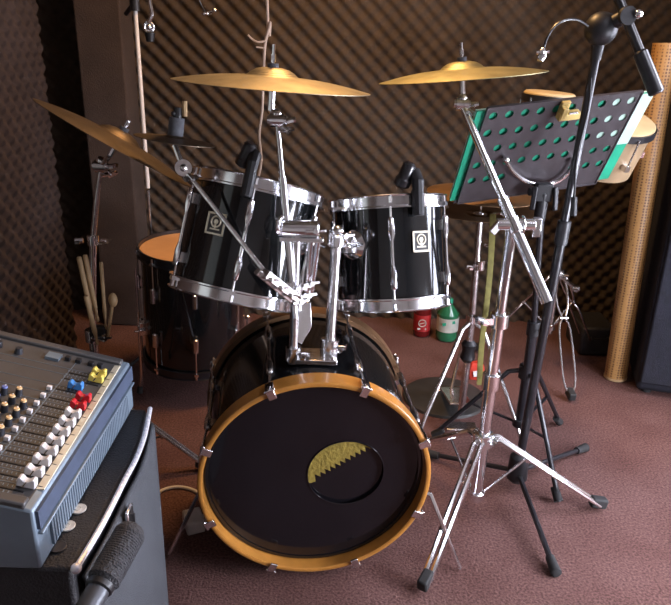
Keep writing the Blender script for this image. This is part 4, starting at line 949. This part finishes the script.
# ------------------------------------------------------------------ left background: overhead stand, cable, clip microphones
o0 = V((at(152, 300, 2.75).x, 2.80, 0)); ot = at(135, 8, 2.80)
t = thing('microphone_stand', 'thin pale vertical stand pole behind the left cymbals by the foam wall', 'microphone stand', o0)
MB().tube([V((o0.x, 2.80, 0.03)), at(148, 190, 2.80)], 0.0065, 10).build('lower_tube', 'old_chrome', t)
MB().tube([at(148, 188, 2.80), ot], 0.0085, 12).build('upper_tube', 'cable_white', t)
s = MB(); s.tube([ot - V((0, 0, 0.01)), ot + V((0, 0, 0.035))], 0.019, 12); s.build('top_joint', 'black_plastic', t)
bs = at(152, -45, 2.72); s = MB().tube([ot + V((-0.05, 0.05, -0.02)), ot + V((0.0, 0, 0.02)), bs, bs + (bs - ot)], 0.009, 10); s.build('boom', 'black_metal', t)
for a in (100, 220, 340):
    a = rad(a); d = V((math.cos(a), math.sin(a), 0)); MB().tube([V((o0.x, 2.80, 0.10)), V((o0.x, 2.80, 0.012)) + d * 0.16], 0.008, 8).build('leg', 'black_metal', t)
r0 = at(149, 27, 2.68); t = thing('hanging_microphone', 'chrome ring-faced microphone hanging near the top of the pale stand pole', 'microphone', r0)
s = MB().torus(r0, (0.2, -1, 0.1), 0.016, 0.006, 24, 8); s.sphere(r0, 0.012, 10); s.build('ring', 'chrome', t)
s = MB().tube([r0 + V((0, 0.004, -0.05)), r0 + V((0, 0.006, -0.02))], [0.014, 0.020], 12); s.build('body', 'black_plastic', t)
s = MB().tube(smooth([r0 + V((0.0, 0, 0.015)), at(152, 14, 2.68), at(150, 2, 2.69), at(150, -14, 2.70), bs], 4), [0.0075] * 17, 10); s.build('arm', 'chrome', t)
# cable hanging from the ceiling to the left tom
cpts = [V((at(266, -20, 2.0).x - 0.01, 2.0, ZC)), at(267, 0, 1.98), at(270, 22, 1.97), at(265, 44, 1.96), at(263, 80, 1.95), at(262, 110, 1.94), at(259, 135, 1.93), at(261, 160, 1.92), at(257, 182, 1.90)]
t = thing('hanging_cable', 'beige cable hanging down behind the wide cymbal to the left rack tom', 'cable', cpts[-1])
MB().tube(smooth(cpts, 6), 0.0042, 8).build('cord', 'cord', t)
s = MB().tube(smooth([at(265, 41, 1.955), at(258, 42, 1.95), at(252, 39, 1.95), at(248, 35, 1.95)], 4), 0.0028, 6); s.tube([at(264, 48, 1.955), at(256, 47, 1.95)], 0.0022, 6); s.build('cable_tie', 'cord', t)
# small metal hook thing higher up
p = at(206, 14, 2.6); t = thing('hanging_clip', 'tiny metal clip dangling high in front of the foam wall', 'clip', p)
s = MB(); wing_nut(s, p, (0.8, -0.5, 0.2), 0.011); s.tube([p, p + V((0.03, 0, 0.012))], 0.004, 8); s.sphere(p + V((0.03, 0, 0.012)), 0.008, 8); s.build('clip_body', 'old_chrome', t)
MB().tube([p + V((0, 0, 0.0)), p + V((-0.03, 0, 0.06)), V((p.x - 0.04, p.y, ZC))], 0.0018, 6).build('wire', 'black_metal', t)

def tom_mic(label, mw, R, Hh, a, scale=1.0, zoff=0.0):
    n = V((math.sin(a), -math.cos(a), 0)); up = V((0, 0, 1)); x = V((math.cos(a), math.sin(a), 0))
    P = lambda r, z, s_=0: mw @ (n * (R + r * scale) + up * (Hh + z * scale) + x * s_ * scale)
    t = thing('clip_microphone', label, 'microphone', P(0.01, 0))
    s = MB(); s.tube([P(0.020, -0.045), P(0.022, 0.02)], 0.016 * scale, 10); s.tube([P(0.020, 0.016), P(0.004, 0.016)], 0.013 * scale, 10); s.build('rim_clamp', 'black_plastic', t, bevel=0.002)
    s = MB(); s.tube([P(0.022, 0.015), P(0.024, 0.045), P(0.010, 0.068), P(-0.01, 0.066)], [0.015 * scale, 0.017 * scale, 0.017 * scale, 0.015 * scale], 10); s.build('neck', 'black_plastic', t)
    s = MB(); c = P(0.004, 0.072, -0.022); e = P(-0.016, 0.030, -0.034); d = (e - c).normalized()
    s.tube([c - d * 0.028 * scale, c - d * 0.022 * scale, c + d * 0.014 * scale, c + d * 0.020 * scale, c + d * 0.038 * scale, c + d * 0.044 * scale], [0.011 * scale, 0.018 * scale, 0.019 * scale, 0.023 * scale, 0.022 * scale, 0.012 * scale], 14); s.build('capsule', 'black_metal', t)
tom_mic('dark clip-on microphone on the rim of the left rack tom', mwL, 0.168, HL, rad(-4), 0.9)
tom_mic('black clip-on microphone on the rim of the smaller right rack tom', mwR, 0.156, HR, rad(24), 0.95)

# white cable and adapter on the floor left of the bass drum
a0 = atz(150, 500, 0.006)
pts = [a0, atz(163, 490, 0.006), atz(180, 487, 0.006), atz(197, 492, 0.006), atz(206, 503, 0.006), atz(205, 514, 0.010), atz(200, 518, 0.016)]
tag(MB().tube(smooth(pts, 6), 0.0055, 8).build('power_cable', 'cable_white', loc=a0), 'white cable looping over the carpet left of the bass drum', 'cable')
p = atz(194, 527, 0.0); t = thing('power_adapter', 'pale grey power adapter lying on the carpet left of the bass drum', 'adapter', p)
X2 = V((0.9, 0.4, 0)).normalized(); Y2 = V((-0.4, 0.9, 0)).normalized()
MB().box(p + V((0, 0, 0.022)), (0.055, 0.075, 0.042), (X2, Y2, V((0, 0, 1)))).build('body', 'cable_white', t, bevel=0.006)
s = MB(); s.tube([p + V((0, 0, 0.022)) + Y2 * 0.036, p + V((0, 0, 0.022)) + Y2 * 0.05], [0.009, 0.006], 8); s.build('strain_relief', 'cable_white', t)

# ------------------------------------------------------------------ colour management
sc.view_settings.view_transform = 'Standard'
try: sc.view_settings.look = 'None'
except Exception: pass
sc.view_settings.gamma = 1.0; sc.view_settings.use_curve_mapping = False
sc.view_settings.exposure = 0.0
try:
    sc.cycles.use_denoising = True
except Exception: pass
